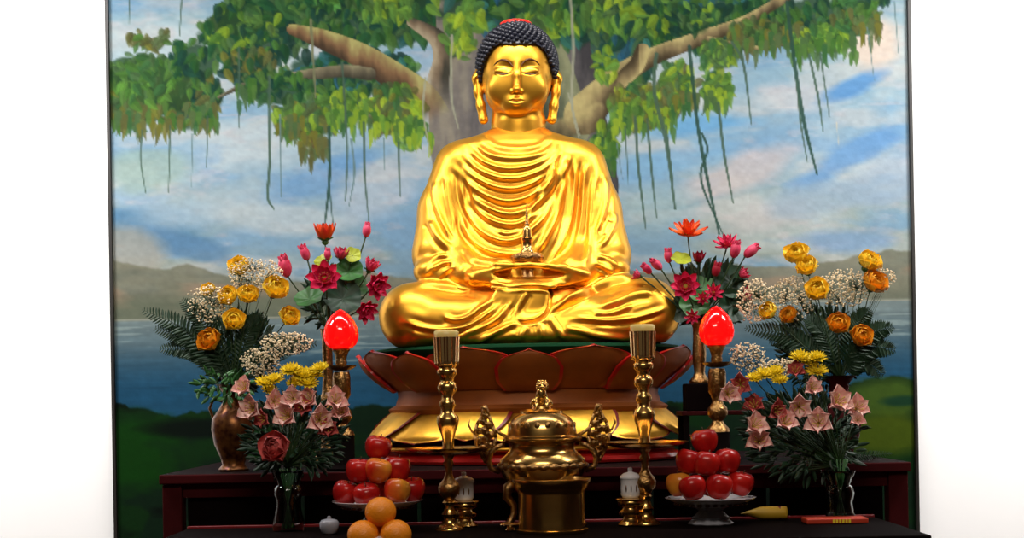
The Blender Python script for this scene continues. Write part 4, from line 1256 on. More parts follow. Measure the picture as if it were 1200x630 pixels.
# dish that carries the oranges
x = base_at(445, YO + .02, FT_Z)
dz = zb - r * .95 - FT_Z
b = MB(); b.lathe([(.045, 0), (.048, .003), (.032, .008), (.028, dz - .016), (.06, dz - .010), (.105, dz + .004), (.104, dz + .007), (.06, dz - .005), (0, dz - .0055)], n=56)
tag(b.build('orange_dish', 'porcelain', None, (x, YO + .02, FT_Z), auto=50), 'white footed dish under the piled oranges', 'dish')

# yellow wrapped bundle, red packet
p = W(872, 607, -.80); x = base_at(872, -.80, FT_Z)
b = MB()
P = []
for i in range(15):
    t = i / 14; xx = -.03 + .135 * t; r = .001 + .019 * min(1, t * 2.2)
    P.append([(xx, r * math.cos(2 * math.pi * k / 20) * 1.1, .021 + r * math.sin(2 * math.pi * k / 20)) for k in range(20)])
b.grid(P, wrap=True); b.f.append(tuple(range(14 * 20, 15 * 20))); b.m.append(0)
root = thing('incense_bundle', 'yellow paper-wrapped bundle lying behind the right-hand fruit stand', 'bundle', (x, -.80, FT_Z))
o = b.build('paper_wrap', 'yellow_paper', root); o.location = (.02, 0, 0)
b = MB(); b.lathe([(.0205, 0), (.021, .004), (.0205, .008)], n=24); b.xform(Matrix.Translation((.10, 0, .021)) @ Matrix.Rotation(math.pi / 2, 4, 'Y')); b.build('tie_band', 'dark_red', root)
x = base_at(978, -.92, FT_Z); root = thing('packet_tray', 'flat red packet with yellow mark at the foot of the right glass vase', 'packet', (x, -.92, FT_Z))
b = MB(); b.box((-.088, -.04, 0), (.088, .04, .016)); b.build('packet', 'red_paper', root, smooth=False, bevel=.004)
b = MB()
for k in range(6): b.box((-.014 + k * .009, -.0412, .003), (-.008 + k * .009, -.0402, .013))
b.build('yellow_mark', 'mum_yellow', root, smooth=False)

# ---------------------------------------------------------------- vases
YR = -.40      # rear bouquets on the altar table
YF_ = -.86     # front bouquets on the offering table
def vase(name, label, px, y, T, rows, m, extra=None, n=40):
    x = base_at(px, y, T); root = thing(name, label, 'vase', (x, y, T))
    pts = prof_px(rows, px, y, T); pts[0] = (pts[0][0], 0)
    b = MB(); inner = [(r * .86 - .0005, z) for r, z in pts[::-1] if z > .012]
    inner = [(pts[-1][0] * .93, pts[-1][1])] + inner[1:]
    b.lathe(pts + inner + [(0, inner[-1][1] if inner else .01)], n=n); b.build('vase_body', m, root, auto=60)
    return root
v = vase('gilt_vase', 'gilt and red figured vase holding yellow roses on the altar at left', 274, YR - .05, TABLE_Z,
     [(17, 552), (18, 549), (13, 544), (15, 536), (22, 520), (25, 503), (24, 490), (17, 480), (11, 470), (11, 460), (17, 452), (20, 450)], 'vase_gilt')
s = (YR - .05 - CAM_Y) / F
for sx in (-1, 1):
    b = MB(); b.tube([(sx * 12 * s, 0, W(274, 470, YR - .05)[2] - TABLE_Z), (sx * 22 * s, 0, W(274, 466, YR - .05)[2] - TABLE_Z), (sx * 27 * s, 0, W(274, 478, YR - .05)[2] - TABLE_Z), (sx * 22 * s, 0, W(274, 492, YR - .05)[2] - TABLE_Z)], .0045, 8); b.build('handle', 'dark_brass', v)
v = vase('dark_vase', 'dark gilt vase holding yellow roses and fern on the altar at right', 985, YR - .05, TABLE_Z,
     [(17, 544), (18, 541), (13, 536), (15, 528), (22, 512), (25, 495), (24, 482), (17, 472), (11, 462), (11, 450), (17, 442), (20, 440)], 'mahogany')
vase('slim_vase', 'slim dark brass vase of silk lotus behind the left red lamp', 386, -.30, TABLE_Z,
     [(16, 538), (17, 535), (10, 528), (9, 515), (14, 500), (16, 485), (12, 470), (7, 460), (6, 445), (6, 400), (7.5, 388), (9, 385)], 'dark_brass')
root = thing('side_shelf', 'small black wooden stand under the right-hand silk lotus vase', 'stand', (base_at(832, -.28, TABLE_Z), -.28, TABLE_Z))
hz = W(832, 481, -.28)[2] - TABLE_Z
b = MB(); b.box((-.10, -.09, hz - .014), (.175, .09, hz)); b.build('top', 'mahogany', root, smooth=False, bevel=.003)
for sx in (-.085, .16):
    for sy in (-.075, .075):
        b = MB(); b.box((sx - .009, sy - .009, 0), (sx + .009, sy + .009, hz - .0145)); b.build('leg', 'black_wood', root, smooth=False)
hb = W(820, 449, -.28)[2] - TABLE_Z
b = MB(); b.box((-.048, -.05, 0), (.048, .05, hb - hz - .0005))
tag(b.build('vase_block', 'black_wood', None, (base_at(820, -.28, TABLE_Z), -.28, TABLE_Z + hz), smooth=False, bevel=.004), 'black block between the small stand and the right-hand slim vase', 'block')
vase('slim_vase', 'slim dark brass vase of silk lotus behind the right red lamp', 820, -.28, TABLE_Z + hb,
     [(12, 449), (12.5, 446), (8, 441), (6, 436), (7.5, 425), (8, 415), (7, 395), (7, 385), (8.5, 379), (9.5, 376)], 'dark_brass')
for px, T_, lab in ((338, FT_Z, 'clear glass vase with visible stems, front left of the altar'), (985, FT_Z, 'clear glass vase with visible stems, front right of the altar')):
    r = vase('glass_vase', lab, px, YF_, T_, [(18, 617), (19, 612), (16, 600), (14, 588), (17, 578), (15, 570), (12, 568), (14, 562), (17, 556), (19, 551)], 'glass')
    b = MB()
    rs_ = random.Random(px)
    for k in range(11):
        a = rs_.random() * 6.28; x2 = .017 * math.cos(a); y2 = .022 * math.sin(a)
        b.tube([(x2 * .8, y2 * .8, .008), (-x2 * .1, -y2 * .1, .085), (-x2 * 1.4, -y2 * 1.4, .18)], .0022, 6)
    b.build('stems', 'leaf_green', r); 

# ---------------------------------------------------------------- flowers
rnd = random.Random(11)
def petal_mesh(b, L, w, cup, M, mi=0, curl=0.0, n=6, point=1.0):
    """one petal growing along +X, cupping up in +Z; M places it"""
    top, bot = [], []
    for i in range(n + 1):
        s = i / n
        wid = w * math.sin(math.pi * min(.975, (s * .86 + .10)) ** point) ** .85 * .5
        if s > .98: wid *= .35
        x = L * s; z = cup * L * s * s - curl * L * max(0, s - .6) ** 2 * 4
        rt, rb = [], []
        for j in range(5):
            t = -1 + j / 2
            p = Vector((x, wid * t, z + abs(t) ** 2 * w * .22))
            rt.append(M @ p); rb.append(M @ (p - Vector((0, 0, max(.0008, w * .03)))))
        top.append(rt); bot.append(rb)
    b.grid(top, mi=mi); b.grid(bot, mi=mi, flip=True)
    lf = [r[0] for r in top] + top[-1][1:] + [r[-1] for r in top[::-1]][1:]
    lb = [r[0] for r in bot] + bot[-1][1:] + [r[-1] for r in bot[::-1]][1:]
    b.grid([lf, lb], mi=mi)

def rings(b, spec, R):
    """spec rows: (count, length, width, elevation deg, cup, curl, phase)"""
    for cnt, L, w, el, cup, curl, ph in spec:
        for k in range(cnt):
            a = 2 * math.pi * k / cnt + ph
            M = Matrix.Rotation(a, 4, 'Z') @ Matrix.Rotation(-math.radians(el + rnd.uniform(-5, 5)), 4, 'Y') @ Matrix.Translation((R * .05, 0, 0))
            petal_mesh(b, L * R * rnd.uniform(.93, 1.05), w * R, cup, M, curl=curl)

def stem_to(root, p, q_, rad=.0022, bend=.02, m='stem_green'):
    """stem from the bloom (local origin) down to the vase mouth q_ (world)"""
    mw = root.matrix_world if False else Matrix.LocRotScale(root.location, root.rotation_euler, root.scale)
    inv = mw.inverted()
    a = Vector(p); c = Vector(q_); mid = (a + c) / 2 + Vector(((a.x - c.x) * .12, 0, bend))
    pts = [inv @ Vector(tuple(x)) for x in catmull([tuple(a), tuple(mid), tuple(c)], 4)]
    b = MB(); b.tube(pts, rad, 6); return b.build('stem', m, root)

def look(dx, dy, dz):
    return Vector((dx, dy, dz)).to_track_quat('Z', 'X').to_euler()

def bloom(kind, px, py, y, rpx, label, mouth, face=None, mats=None, group=None):
    p = W(px, py, y); R = rpx * (y - CAM_Y) / F
    c = Vector(mouth)
    d = Vector(p) - c
    if face is None: face = (d.x * 1.2, -.25 - abs(rnd.random()) * .1, max(.08, d.z * .8))
    cat = {'rose': 'rose', 'lotus': 'lotus flower', 'bud': 'lotus bud', 'star': 'lotus flower', 'mum': 'chrysanthemum', 'lily': 'lily', 'open': 'lotus flower', 'pad': 'lotus leaf'}[kind]
    nm = {'rose': 'rose', 'lotus': 'lotus_flower', 'bud': 'lotus_bud', 'star': 'lotus_flower', 'mum': 'chrysanthemum', 'lily': 'alstroemeria', 'open': 'lotus_flower', 'pad': 'lotus_leaf'}[kind]
    root = thing(nm, label, cat, p, group=group)
    root.rotation_euler = look(*face)
    b = MB()
    if kind == 'rose':
        R *= 1.42
        rings(b, [(5, .95, 1.25, 22, .45, .25, 0), (5, .92, 1.05, 42, .35, .2, .6), (5, .85, .95, 60, .15, .1, .2), (4, .75, .8, 72, -.1, 0, .9), (3, .62, .6, 82, -.25, 0, .3)], R)
        b.ell((0, 0, R * .35), (R * .25, R * .25, R * .35), n=10, m=7)
    elif kind == 'lily':
        R *= 1.22
        rings(b, [(3, 1.15, .95, 34, .35, .55, 0), (3, 1.1, .78, 44, .35, .6, 1.05)], R)
    elif kind == 'mum':
        R *= 1.35
        rings(b, [(16, 1.0, .30, 8, .15, .1, 0), (14, .9, .25, 24, .2, 0, .2), (11, .7, .24, 45, .2, 0, .1), (7, .45, .2, 68, 0, 0, 0)], R)
    elif kind == 'lotus':      # cup shaped, side view
        rings(b, [(8, 1.15, .55, 28, .55, 0, 0), (8, 1.05, .5, 48, .4, 0, .4), (6, .9, .45, 66, .15, 0, .1)], R)
    elif kind == 'open':
        rings(b, [(8, 1.05, .62, 10, .35, .1, 0), (7, .85, .55, 32, .35, 0, .4), (5, .55, .4, 55, .2, 0, .1)], R)
    elif kind == 'star':
        rings(b, [(8, 1.15, .40, 12, .25, 0, 0), (6, 1.0, .38, 40, .2, 0, .4), (4, .85, .34, 70, 0, 0, .1)], R)
    elif kind == 'bud':
        rings(b, [(5, 1.75, .8, 66, .18, -.0, 0), (5, 1.7, .7, 74, .05, -.0, .6)], R * .9)
        b.ell((0, 0, R * .65), (R * .52, R * .52, R * .85), n=12, m=9)
    elif kind == 'pad':
        P = []
        for i in range(7):
            s = i / 6
            P.append([(R * s * (1 + .06 * math.sin(5 * t)) * math.cos(t), R * s * (1 + .06 * math.sin(5 * t)) * math.sin(t), R * (.22 * s * s + .05 * s * math.sin(7 * t))) for t in [2 * math.pi * k / 36 for k in range(36)]])
        b.grid(P, wrap=True); b.grid([[(x, y_, z - .0012) for x, y_, z in r] for r in P], wrap=True, flip=True)
    m = mats or {'rose': 'rose_yellow', 'lily': 'lily_pink', 'mum': 'mum_yellow', 'lotus': 'lotus_red', 'open': 'lotus_magenta', 'star': 'lotus_orange', 'bud': 'lotus_pink', 'pad': 'leaf_green'}[kind]
    b.build({'pad': 'blade'}.get(kind, 'petals'), m, root)
    if kind in ('open', 'star', 'lotus'):
        b = MB(); b.lathe([(R * .08, 0), (R * .2, R * .22), (R * .22, R * .26), (0, R * .27)], n=14)
        for k in range(14):
            a = 2 * math.pi * k / 14; b.tube([(R * .18 * math.cos(a), R * .18 * math.sin(a), R * .1), (R * .34 * math.cos(a), R * .34 * math.sin(a), R * .34)], R * .022, 5)
        b.build('seed_pod', 'stamen', root)
    if kind == 'lily':
        b = MB()
        for k in range(6):
            a = k * 1.047; b.tube([(0, 0, 0), (R * .15 * math.cos(a), R * .15 * math.sin(a), R * .4), (R * .32 * math.cos(a), R * .32 * math.sin(a), R * .7)], R * .03, 5); b.ell((R * .33 * math.cos(a), R * .33 * math.sin(a), R * .72), (R * .05,) * 3, n=6, m=5)
        b.build('stamens', 'stamen', root)
    if kind in ('rose', 'bud', 'lotus', 'mum'):
        b = MB(); b.ell((0, 0, -R * .02), (R * .24, R * .24, R * .2), n=10, m=7)
        for k in range(5):
            M = Matrix.Rotation(k * 1.257, 4, 'Z') @ Matrix.Rotation(-math.radians(58 if kind == 'bud' else 18), 4, 'Y')
            petal_mesh(b, R * (.75 if kind == 'bud' else .6), R * .35, .35 if kind == 'bud' else .1, M)
        b.build('calyx', 'leaf_green', root)
    stem_to(root, p, c, rad=.0026 if kind in ('lotus', 'bud', 'star', 'open', 'pad') else .0018)
    return root

def mouth(px, py, y): return W(px, py, y)

# yellow roses
ML = mouth(274, 452, YR - .05); MR = mouth(985, 444, YR - .05)
for px, py, r, dy, lab, m in (
    (281, 320, 13, .03, 'yellow rose highest in the left altar bouquet, behind the baby\'s breath', None),
    (247, 344, 9, .0, 'small yellow rose outermost left in the left altar bouquet', None),
    (269, 353, 12, -.03, 'yellow rose left of its twin in the middle of the left altar bouquet', None),
    (291, 351, 12.5, -.04, 'yellow rose right of its twin in the middle of the left altar bouquet', None),
    (320, 345, 15, -.03, 'large yellow rose at upper right of the left altar bouquet, below a pink bud', None),
    (276, 380, 13, -.06, 'yellow rose below the pair in the left altar bouquet', None),
    (336, 375, 12, -.02, 'yellow rose lowest at right of the left altar bouquet, by the red lamp', None),
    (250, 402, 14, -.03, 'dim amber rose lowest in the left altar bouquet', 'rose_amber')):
    bloom('rose', px, py, YR + dy, r, lab, ML, mats=m, group='roses in the left altar bouquet')
for px, py, r, dy, lab, m in (
    (935, 305, 14, .02, 'yellow rose highest at left of the right altar bouquet', None),
    (947, 319, 13, -.02, 'yellow rose just below the highest one in the right altar bouquet', None),
    (1014, 314, 14, .02, 'yellow rose at upper right of the right altar bouquet', None),
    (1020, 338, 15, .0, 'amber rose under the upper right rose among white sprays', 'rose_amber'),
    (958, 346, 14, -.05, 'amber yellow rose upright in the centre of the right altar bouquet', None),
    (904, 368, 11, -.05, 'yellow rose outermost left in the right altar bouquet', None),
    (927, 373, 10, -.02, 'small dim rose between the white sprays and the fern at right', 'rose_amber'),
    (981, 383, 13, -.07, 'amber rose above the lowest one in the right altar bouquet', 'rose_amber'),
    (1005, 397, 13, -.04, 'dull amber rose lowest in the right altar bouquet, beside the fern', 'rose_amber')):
    bloom('rose', px, py, YR + dy, r, lab, MR, mats=m, group='roses in the right altar bouquet')

# silk lotus arrangements
YL = -.30
QL = mouth(386, 390, YL); QR = mouth(820, 380, -.28)
G = 'silk lotus stems in the left slim vase'
for kind, px, py, r, dy, lab, m, face in (
    ('lotus', 381, 283, 18, 0, 'half open red-orange lotus highest in the left slim vase', 'lotus_red', (0, -.25, 1)),
    ('bud', 429, 276, 10, .02, 'pink lotus bud on a long stem, rightmost in the left slim vase', None, (.15, -.1, 1)),
    ('bud', 360, 303, 11, 0, 'deep pink lotus bud at upper left in the left slim vase', None, (-.35, -.2, 1)),
    ('bud', 384, 303, 8, -.03, 'small pink green lotus bud under the red-orange lotus', None, (0, -.2, 1)),
    ('lotus', 399, 304, 12, -.02, 'small pink lotus beside a lime leaf, left slim vase', 'lotus_pink', (.2, -.5, 1)),
    ('open', 381, 327, 21, -.08, 'wide open magenta lotus facing forward, left slim vase', None, (0, -1, .25)),
    ('bud', 336, 322, 15, -.06, 'fat pink lotus bud beside the yellow roses', None, (-.15, -.3, 1)),
    ('lotus', 432, 318, 13, 0, 'pink lotus turned right above the crimson one, left slim vase', 'lotus_pink', (.5, -.4, 1)),
    ('open', 439, 334, 17, .0, 'crimson lotus hanging to the right, left slim vase', 'lotus_magenta', (.7, -.8, -.2)),
    ('open', 427, 362, 15, .0, 'drooping dark pink lotus behind the left red lamp', 'lotus_magenta', (.6, -.8, -.5)),
    ('pad', 409, 318, 17, -.02, 'bright green lotus leaf right of the wide open lotus', None, (.1, -.8, .6)),
    ('pad', 363, 350, 18, -.06, 'green lotus leaf at lower left of the left silk lotus vase', None, (-.2, -.7, .8)),
    ('pad', 402, 350, 22, -.03, 'large dark lotus leaf just above the left red lamp', 'leaf_dark', (.1, -.9, .4)),
    ('pad', 413, 299, 10, -.02, 'small lime lotus leaf right of the small pink lotus', 'leaf_lime', (.2, -.9, .4)),
    ('pad', 379, 306, 11, .02, 'olive lotus leaf behind the wide open lotus', 'leaf_lime', (-.3, -.7, .7)),
    ('pad', 416, 334, 15, .01, 'green lotus leaf beside the crimson lotus', None, (.5, -.8, .3))):
    bloom(kind, px, py, YL + dy, r, lab, QL, face=face, mats=m, group=G)
G = 'silk lotus stems in the right slim vase'
for kind, px, py, r, dy, lab, m, face in (
    ('star', 806, 276, 20, 0, 'star-shaped orange lotus highest in the right slim vase', None, (0, -.7, 1)),
    ('star', 852, 289, 15, 0, 'magenta star-shaped lotus at top right of the right slim vase', 'lotus_magenta', (-.2, -.7, 1)),
    ('bud', 860, 300, 12, -.03, 'pink lotus bud tucked under the magenta star lotus', None, (.2, -.3, 1)),
    ('bud', 874, 299, 12, -.02, 'pink lotus bud leaning far right, right slim vase', None, (1, -.3, .8)),
    ('bud', 784, 306, 10, 0, 'pink lotus bud beside the lime leaf, right slim vase', None, (-.1, -.2, 1)),
    ('bud', 774, 314, 10, -.02, 'pink lotus bud leaning left above the statue\'s knee', None, (-.8, -.3, .7)),
    ('bud', 762, 319, 9, .0, 'small crimson lotus bud behind the statue\'s knee', 'lotus_magenta', (-.8, -.2, .8)),
    ('lotus', 751, 324, 8, .02, 'tiny magenta lotus showing farthest left behind the statue\'s knee', 'lotus_pink', (-1, -.2, .4)),
    ('pad', 798, 304, 12, -.01, 'lime green lotus leaf under the orange star lotus', 'leaf_lime', (.1, -.7, .8)),
    ('lotus', 818, 308, 11, .02, 'dull crimson lotus right of the lime leaf', 'lotus_crimson', (.1, -.5, 1)),
    ('open', 803, 336, 18, -.07, 'round crimson lotus facing forward beside the statue\'s knee', 'lotus_magenta', (-.1, -1, .15)),
    ('star', 836, 343, 11, -.06, 'small red star lotus in the middle of the right slim vase', 'lotus_magenta', (.1, -1, .3)),
    ('star', 824, 350, 8, -.05, 'tiny red star lotus left of the small red star lotus', 'lotus_magenta', (-.2, -1, .2)),
    ('star', 812, 371, 9, -.06, 'tiny crimson star lotus lowest in the right slim vase', 'lotus_magenta', (-.3, -1, -.1)),
    ('bud', 838, 322, 10, -.02, 'green-pink lotus bud above the dark leaf, right slim vase', 'lotus_crimson', (.2, -.3, 1)),
    ('lotus', 866, 324, 10, .0, 'deep pink lotus at the right edge of the right slim vase', 'lotus_pink', (.8, -.5, .5)),
    ('star', 872, 345, 10, .02, 'crimson lotus low at right beside the white sprays', 'lotus_magenta', (.8, -.6, 0)),
    ('pad', 856, 330, 22, .02, 'large dark green lotus leaf at right in the right slim vase', 'leaf_dark', (.3, -.9, .3)),
    ('pad', 822, 340, 18, .0, 'green lotus leaf behind the small red star lotus', None, (-.1, -.8, .5)),
    ('pad', 815, 356, 18, -.02, 'green lotus leaf under the crimson lotus, right slim vase', None, (-.2, -.9, .3)),
    ('pad', 858, 358, 20, .0, 'dark lotus leaf right of the right red lamp', 'leaf_dark', (.4, -.9, .1)),
    ('pad', 800, 362, 16, .02, 'dark lotus leaf low beside the statue\'s knee', 'leaf_dark', (-.4, -.9, .1))):
    bloom(kind, px, py, -.28 + dy, r, lab, QR, face=face, mats=m, group=G)

# front bouquets: chrysanthemums and alstroemeria
FL = mouth(338, 545, YF_); FR = mouth(985, 545, YF_)
for k, (px, py, r, lab) in enumerate((
    (310, 450, 9, 'lemon chrysanthemum farthest left in the front left bouquet'), (322, 446, 9, 'lemon chrysanthemum second from left in the front left bouquet'),
    (316, 458, 8, 'lemon chrysanthemum under the left two of the front left bouquet'), (341, 435, 10, 'yellow chrysanthemum at the top left of the bright yellow cluster, left bouquet'),
    (353, 441, 11, 'yellow chrysanthemum in the centre of the bright cluster, left bouquet'), (366, 440, 10, 'yellow chrysanthemum at the right of the bright cluster, left bouquet'),
    (360, 450, 10, 'yellow chrysanthemum lowest in the bright cluster, left bouquet'), (375, 433, 9, 'yellow chrysanthemum farthest right in the front left bouquet'),
    (346, 450, 8, 'yellow chrysanthemum low at left of the bright cluster, left bouquet'))):
    bloom('mum', px, py, YF_ - .02 + .01 * (k % 3), r, lab, FL, group='chrysanthemums in the front left bouquet', face=(rnd.uniform(-.4, .4), -.6, 1))
for k, (px, py, r, lab) in enumerate((
    (884, 444, 8, 'lemon chrysanthemum farthest left in the front right bouquet'), (895, 440, 9, 'lemon chrysanthemum second from left in the front right bouquet'),
    (908, 437, 9, 'yellow chrysanthemum third from left in the front right bouquet'), (914, 446, 8, 'small chrysanthemum under the third from left, right bouquet'),
    (937, 420, 10, 'yellow chrysanthemum highest in the front right bouquet'), (948, 424, 10, 'yellow chrysanthemum right of the highest one, right bouquet'),
    (957, 420, 9, 'yellow chrysanthemum farthest right on the top row, right bouquet'), (957, 436, 10, 'yellow chrysanthemum low at right, above the pink lilies'))):
    bloom('mum', px, py, YF_ - .02 + .01 * (k % 3), r, lab, FR, group='chrysanthemums in the front right bouquet', face=(rnd.uniform(-.4, .4), -.6, 1))
for k, (px, py, r, m, lab) in enumerate((
    (289, 457, 13, None, 'pink lily farthest left, below the lemon chrysanthemums'), (299, 478, 15, None, 'pink lily lowest at left of the front left bouquet'),
    (320, 470, 13, None, 'pink lily between the left lilies and the centre ones'), (344, 467, 13, None, 'pink lily under the bright yellow cluster at left'),
    (340, 488, 15, None, 'pink lily above the single rose-red flower'), (366, 470, 14, None, 'cream pink lily right of centre in the front left bouquet'),
    (374, 492, 16, None, 'large pink lily lowest at right of the front left bouquet'), (392, 471, 14, None, 'pale pink lily upper right in the front left bouquet'),
    (403, 484, 13, None, 'pink lily farthest right, beneath the left red lamp'), (386, 502, 12, 'lily_rose', 'rosy lily half hidden under the right lilies of the left bouquet'),
    (312, 490, 11, 'lily_rose', 'dim rosy lily behind the lower left lilies'), (355, 478, 12, 'lily_rose', 'rosy lily in the middle of the front left bouquet'))):
    bloom('lily', px, py, YF_ - .05 + .02 * (k % 3), r, lab, FL, group='lilies in the front left bouquet', mats=m, face=(rnd.uniform(-.5, .5), -1, rnd.uniform(-.1, .6)))
bloom('rose', 326, 527, YF_ - .06, 17, 'single rose-red flower hanging lowest in the front left bouquet', FL, face=(-.2, -1, .3), mats='lily_rose')
for k, (px, py, r, m, lab) in enumerate((
    (852, 462, 13, None, 'pink lily farthest left, beside the right lamp stand'), (868, 450, 13, 'lily_rose', 'rosy lily below the left lemon chrysanthemums at right'),
    (885, 478, 13, 'lily_rose', 'rosy lily at left centre of the front right bouquet'), (907, 480, 12, 'lily_rose', 'rosy lily in the middle of the front right bouquet'),
    (881, 500, 15, None, 'pink lily hanging lower left of the front right bouquet'), (889, 518, 15, None, 'pink lily hanging lowest of the front right bouquet'),
    (918, 498, 14, None, 'pale pink lily low in the centre of the front right bouquet'), (936, 476, 15, None, 'pink lily right of centre in the front right bouquet'),
    (932, 437, 11, 'lily_rose', 'rosy flower between the two yellow clusters at right'), (960, 496, 16, None, 'large pink lily low at right in the front right bouquet'),
    (978, 474, 17, None, 'largest pink lily at upper right in the front right bouquet'), (1002, 480, 14, None, 'pink lily farthest right in the front right bouquet'),
    (1005, 493, 9, None, 'small pink lily under the farthest right one'), (950, 455, 11, None, 'pale lily directly below the right yellow cluster'))):
    bloom('lily', px, py, YF_ - .05 + .02 * (k % 3), r, lab, FR, group='lilies in the front right bouquet', mats=m, face=(rnd.uniform(-.5, .5), -1, rnd.uniform(-.1, .6)))

# baby's breath sprays
def spray(px, py, rx, ry, y, n, label, mouth_):
    r = random.Random(int(px * 7 + py)); s = (y - CAM_Y) / F; c = Vector(W(px, py, y))
    root = thing('babys_breath', label, 'flower spray', tuple(c))
    b = MB(); st = MB()
    hubs = [Vector((r.gauss(0, .4) * rx * s, r.gauss(0, .3) * rx * s, r.gauss(-.3, .35) * ry * s)) for _ in range(7)]
    base = Vector(mouth_) - c
    for h in hubs: st.tube([tuple(base), tuple(base * .4 + h * .6), tuple(h)], .0009, 4)
    for i in range(n):
        a = r.random() * 6.283; rr = math.sqrt(r.random())
        p = Vector((rx * s * rr * math.cos(a), r.uniform(-.6, .6) * rx * s, ry * s * rr * math.sin(a)))
        sz = r.uniform(.0026, .0042)
        M = Matrix.Rotation(r.random() * 3, 3, 'X') @ Matrix.Rotation(r.random() * 3, 3, 'Z')
        b.ell(tuple(p), (sz, sz, sz * .7), n=5, m=3, M=M)
        if i % 2 == 0:
            h = min(hubs, key=lambda h_: (h_ - p).length)
            st.tube([tuple(h), tuple(p)], .0005, 3)
    o = b.build('blossoms', 'breath_white', root, smooth=False); o['kind'] = 'stuff'
    o = st.build('twigs', 'stem_green', root); o['kind'] = 'stuff'
    return root
spray(300, 322, 32, 20, YR - .02, 420, 'cream baby\'s breath spray at the top of the left altar bouquet', ML)
spray(246, 356, 26, 22, YR - .04, 340, 'cream baby\'s breath spray at the left side of the left altar bouquet', ML)
spray(336, 402, 30, 14, YR - .12, 340, 'cream baby\'s breath spray beside the left red lamp\'s stand', ML)
spray(306, 424, 24, 17, YR - .12, 320, 'cream baby\'s breath spray just above the left lemon chrysanthemums', ML)
spray(885, 352, 22, 26, YR - .04, 380, 'cream baby\'s breath spray next to the right silk lotus', MR)
spray(928, 350, 26, 26, YR + .02, 420, 'cream baby\'s breath spray under the highest roses at right', MR)
spray(988, 338, 32, 22, YR + .02, 480, 'cream baby\'s breath spray between the upper roses at right', MR)
spray(1030, 326, 18, 14, YR + .02, 180, 'cream baby\'s breath spray at the far right tip of the right bouquet', MR)
spray(876, 418, 22, 17, YR - .12, 320, 'cream baby\'s breath spray beside the right red lamp\'s stand', MR)
spray(914, 430, 24, 10, YR - .14, 240, 'cream baby\'s breath spray just behind the right yellow chrysanthemums', MR)

# fern fronds and leafy filler
def frond(tip, y, mouth_, label, L=.045, dy=-.03, m='fern_green', bend=.05):
    t = Vector(W(tip[0], tip[1], y + dy)); c = Vector(mouth_)
    root = thing('fern_frond', label, 'fern', tuple(c))
    d = t - c; n = 30
    pts = [Vector(tuple(p)) for p in catmull([(0, 0, 0), tuple(d * .5 + Vector((0, 0, bend))), tuple(d)], 15)]
    b = MB(); b.tube(pts, [.0016 * (1 - .6 * i / (len(pts) - 1)) for i in range(len(pts))], 5); b.build('stalk', m, root)
    b = MB()
    for i in range(5, len(pts) - 1):
        s = i / (len(pts) - 1); tdir = (pts[i + 1] - pts[i]).normalized()
        side = tdir.cross(Vector((0, -1, .15))).normalized()
        ln = L * (math.sin(math.pi * min(1, (s * .8 + .2))) ** .7 * .9 + .12)
        for sg in (-1, 1):
            ax = (side * sg + tdir * .55 + Vector((0, rnd.uniform(-.25, .25), 0))).normalized()
            up = ax.cross(tdir).normalized(); yy = up.cross(ax)
            M = Matrix(((ax.x, yy.x, up.x, pts[i].x), (ax.y, yy.y, up.y, pts[i].y), (ax.z, yy.z, up.z, pts[i].z), (0, 0, 0, 1)))
            petal_mesh(b, ln, ln * .24, -.12, M, n=4)
    b.build('leaflets', m, root)
FC = ML; FD = MR
for tip, lab in (((166, 362), 'dark fern frond reaching farthest up left from the gilt vase'), ((180, 384), 'dark fern frond second from the top, left of the gilt vase'), ((186, 408), 'dark fern frond lowest at left of the gilt vase'),
                 ((212, 350), 'dark fern frond upright at left of the yellow roses'), ((372, 402), 'dark fern frond reaching right towards the left red lamp'), ((226, 420), 'short dark fern frond hugging the gilt vase'),
                 ((306, 368), 'dark fern frond amid the yellow roses of the left altar bouquet')):
    frond(tip, YR, FC, lab)
for tip, lab in (((1048, 382), 'dark fern frond reaching farthest up right from the right bouquet'), ((1050, 410), 'dark fern frond second from the top at far right'), ((1036, 440), 'dark fern frond lowest at far right'),
                 ((872, 384), 'dark fern frond reaching left towards the right red lamp'), ((900, 400), 'dark fern frond behind the lower white sprays at right'), ((944, 372), 'dark fern frond upright in the middle of the right bouquet'), ((1020, 362), 'dark fern frond upright beside the lower amber roses')):
    frond(tip, YR, FD, lab)

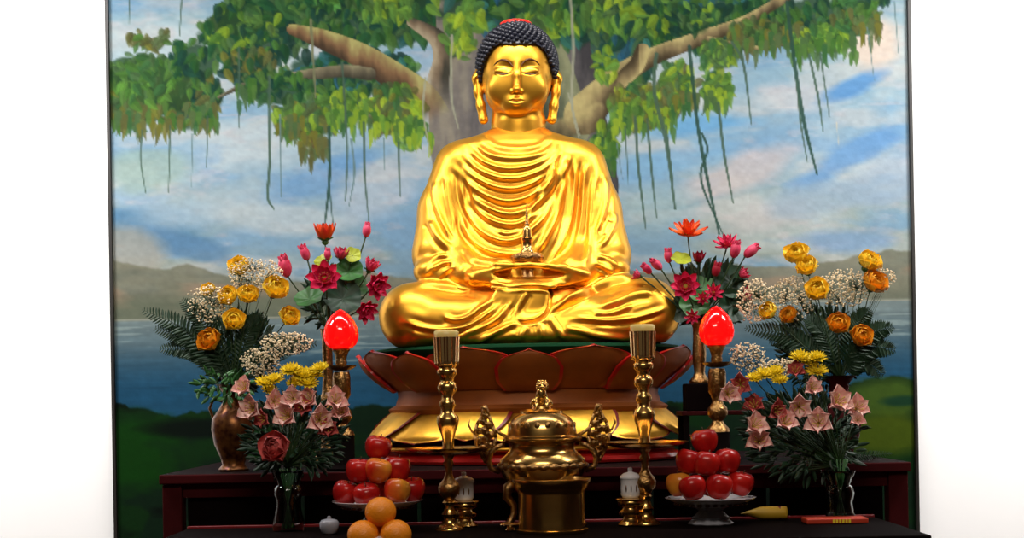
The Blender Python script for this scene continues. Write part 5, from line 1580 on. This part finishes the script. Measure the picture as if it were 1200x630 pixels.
def filler(px, py, rx, ry, y, n, label, L=.035, m='leaf_dark', base=None):
    """a bushy mass of leaves on thin stems"""
    r = random.Random(int(px * 3 + py)); s = (y - CAM_Y) / F; c = Vector(W(px, py, y))
    root = thing('leafy_greenery', label, 'foliage', tuple(c))
    b = MB(); st = MB(); bs = Vector(base) - c
    for i in range(n):
        a = r.random() * 6.283; rr = math.sqrt(r.random())
        p = Vector((rx * s * rr * math.cos(a), r.uniform(-.5, .7) * rx * s * .8, ry * s * rr * math.sin(a)))
        ax = (p - bs * .4 + Vector((r.gauss(0, .03), r.gauss(0, .03), r.gauss(0, .03)))).normalized()
        yy = ax.cross(Vector((r.gauss(0, .5), -1, r.gauss(0, .5)))).normalized(); up = ax.cross(yy).normalized()
        M = Matrix(((ax.x, yy.x, up.x, p.x), (ax.y, yy.y, up.y, p.y), (ax.z, yy.z, up.z, p.z), (0, 0, 0, 1)))
        petal_mesh(b, L * r.uniform(.7, 1.3), L * .34, -.15, M, n=4)
        if i % 4 == 0: st.tube([tuple(bs), tuple((bs + p) * .5), tuple(p)], .0012, 4)
    o = b.build('leaves', m, root); o['kind'] = 'stuff'
    o = st.build('stems', 'stem_green', root); o['kind'] = 'stuff'
filler(282, 412, 36, 44, YR - .0, 300, 'dark leaves filling the left altar bouquet above the gilt vase', base=ML)
filler(962, 408, 44, 44, YR + .04, 340, 'dark leaves filling the right altar bouquet', base=MR)
filler(345, 512, 52, 46, YF_ + .05, 460, 'dark leaves behind the pink lilies in the front left bouquet', base=FL)
filler(942, 510, 66, 48, YF_ + .06, 560, 'dark leaves behind the pink lilies in the front right bouquet', base=FR)
filler(385, 350, 26, 28, YL + .04, 120, 'dark leaves behind the silk lotus in the left slim vase', base=QL, L=.05)
filler(832, 345, 34, 34, -.24, 160, 'dark leaves behind the silk lotus in the right slim vase', base=QR, L=.05)

frond((1046, 531), -.5, W(972, 541, -.53), 'dark dried frond lying along the right end of the altar table', L=.02, dy=-.01, bend=.004, m='leaf_dark')

filler(262, 452, 34, 15, YR - .14, 90, 'drooping green leaves over the neck of the gilt vase', base=ML, m='leaf_green')
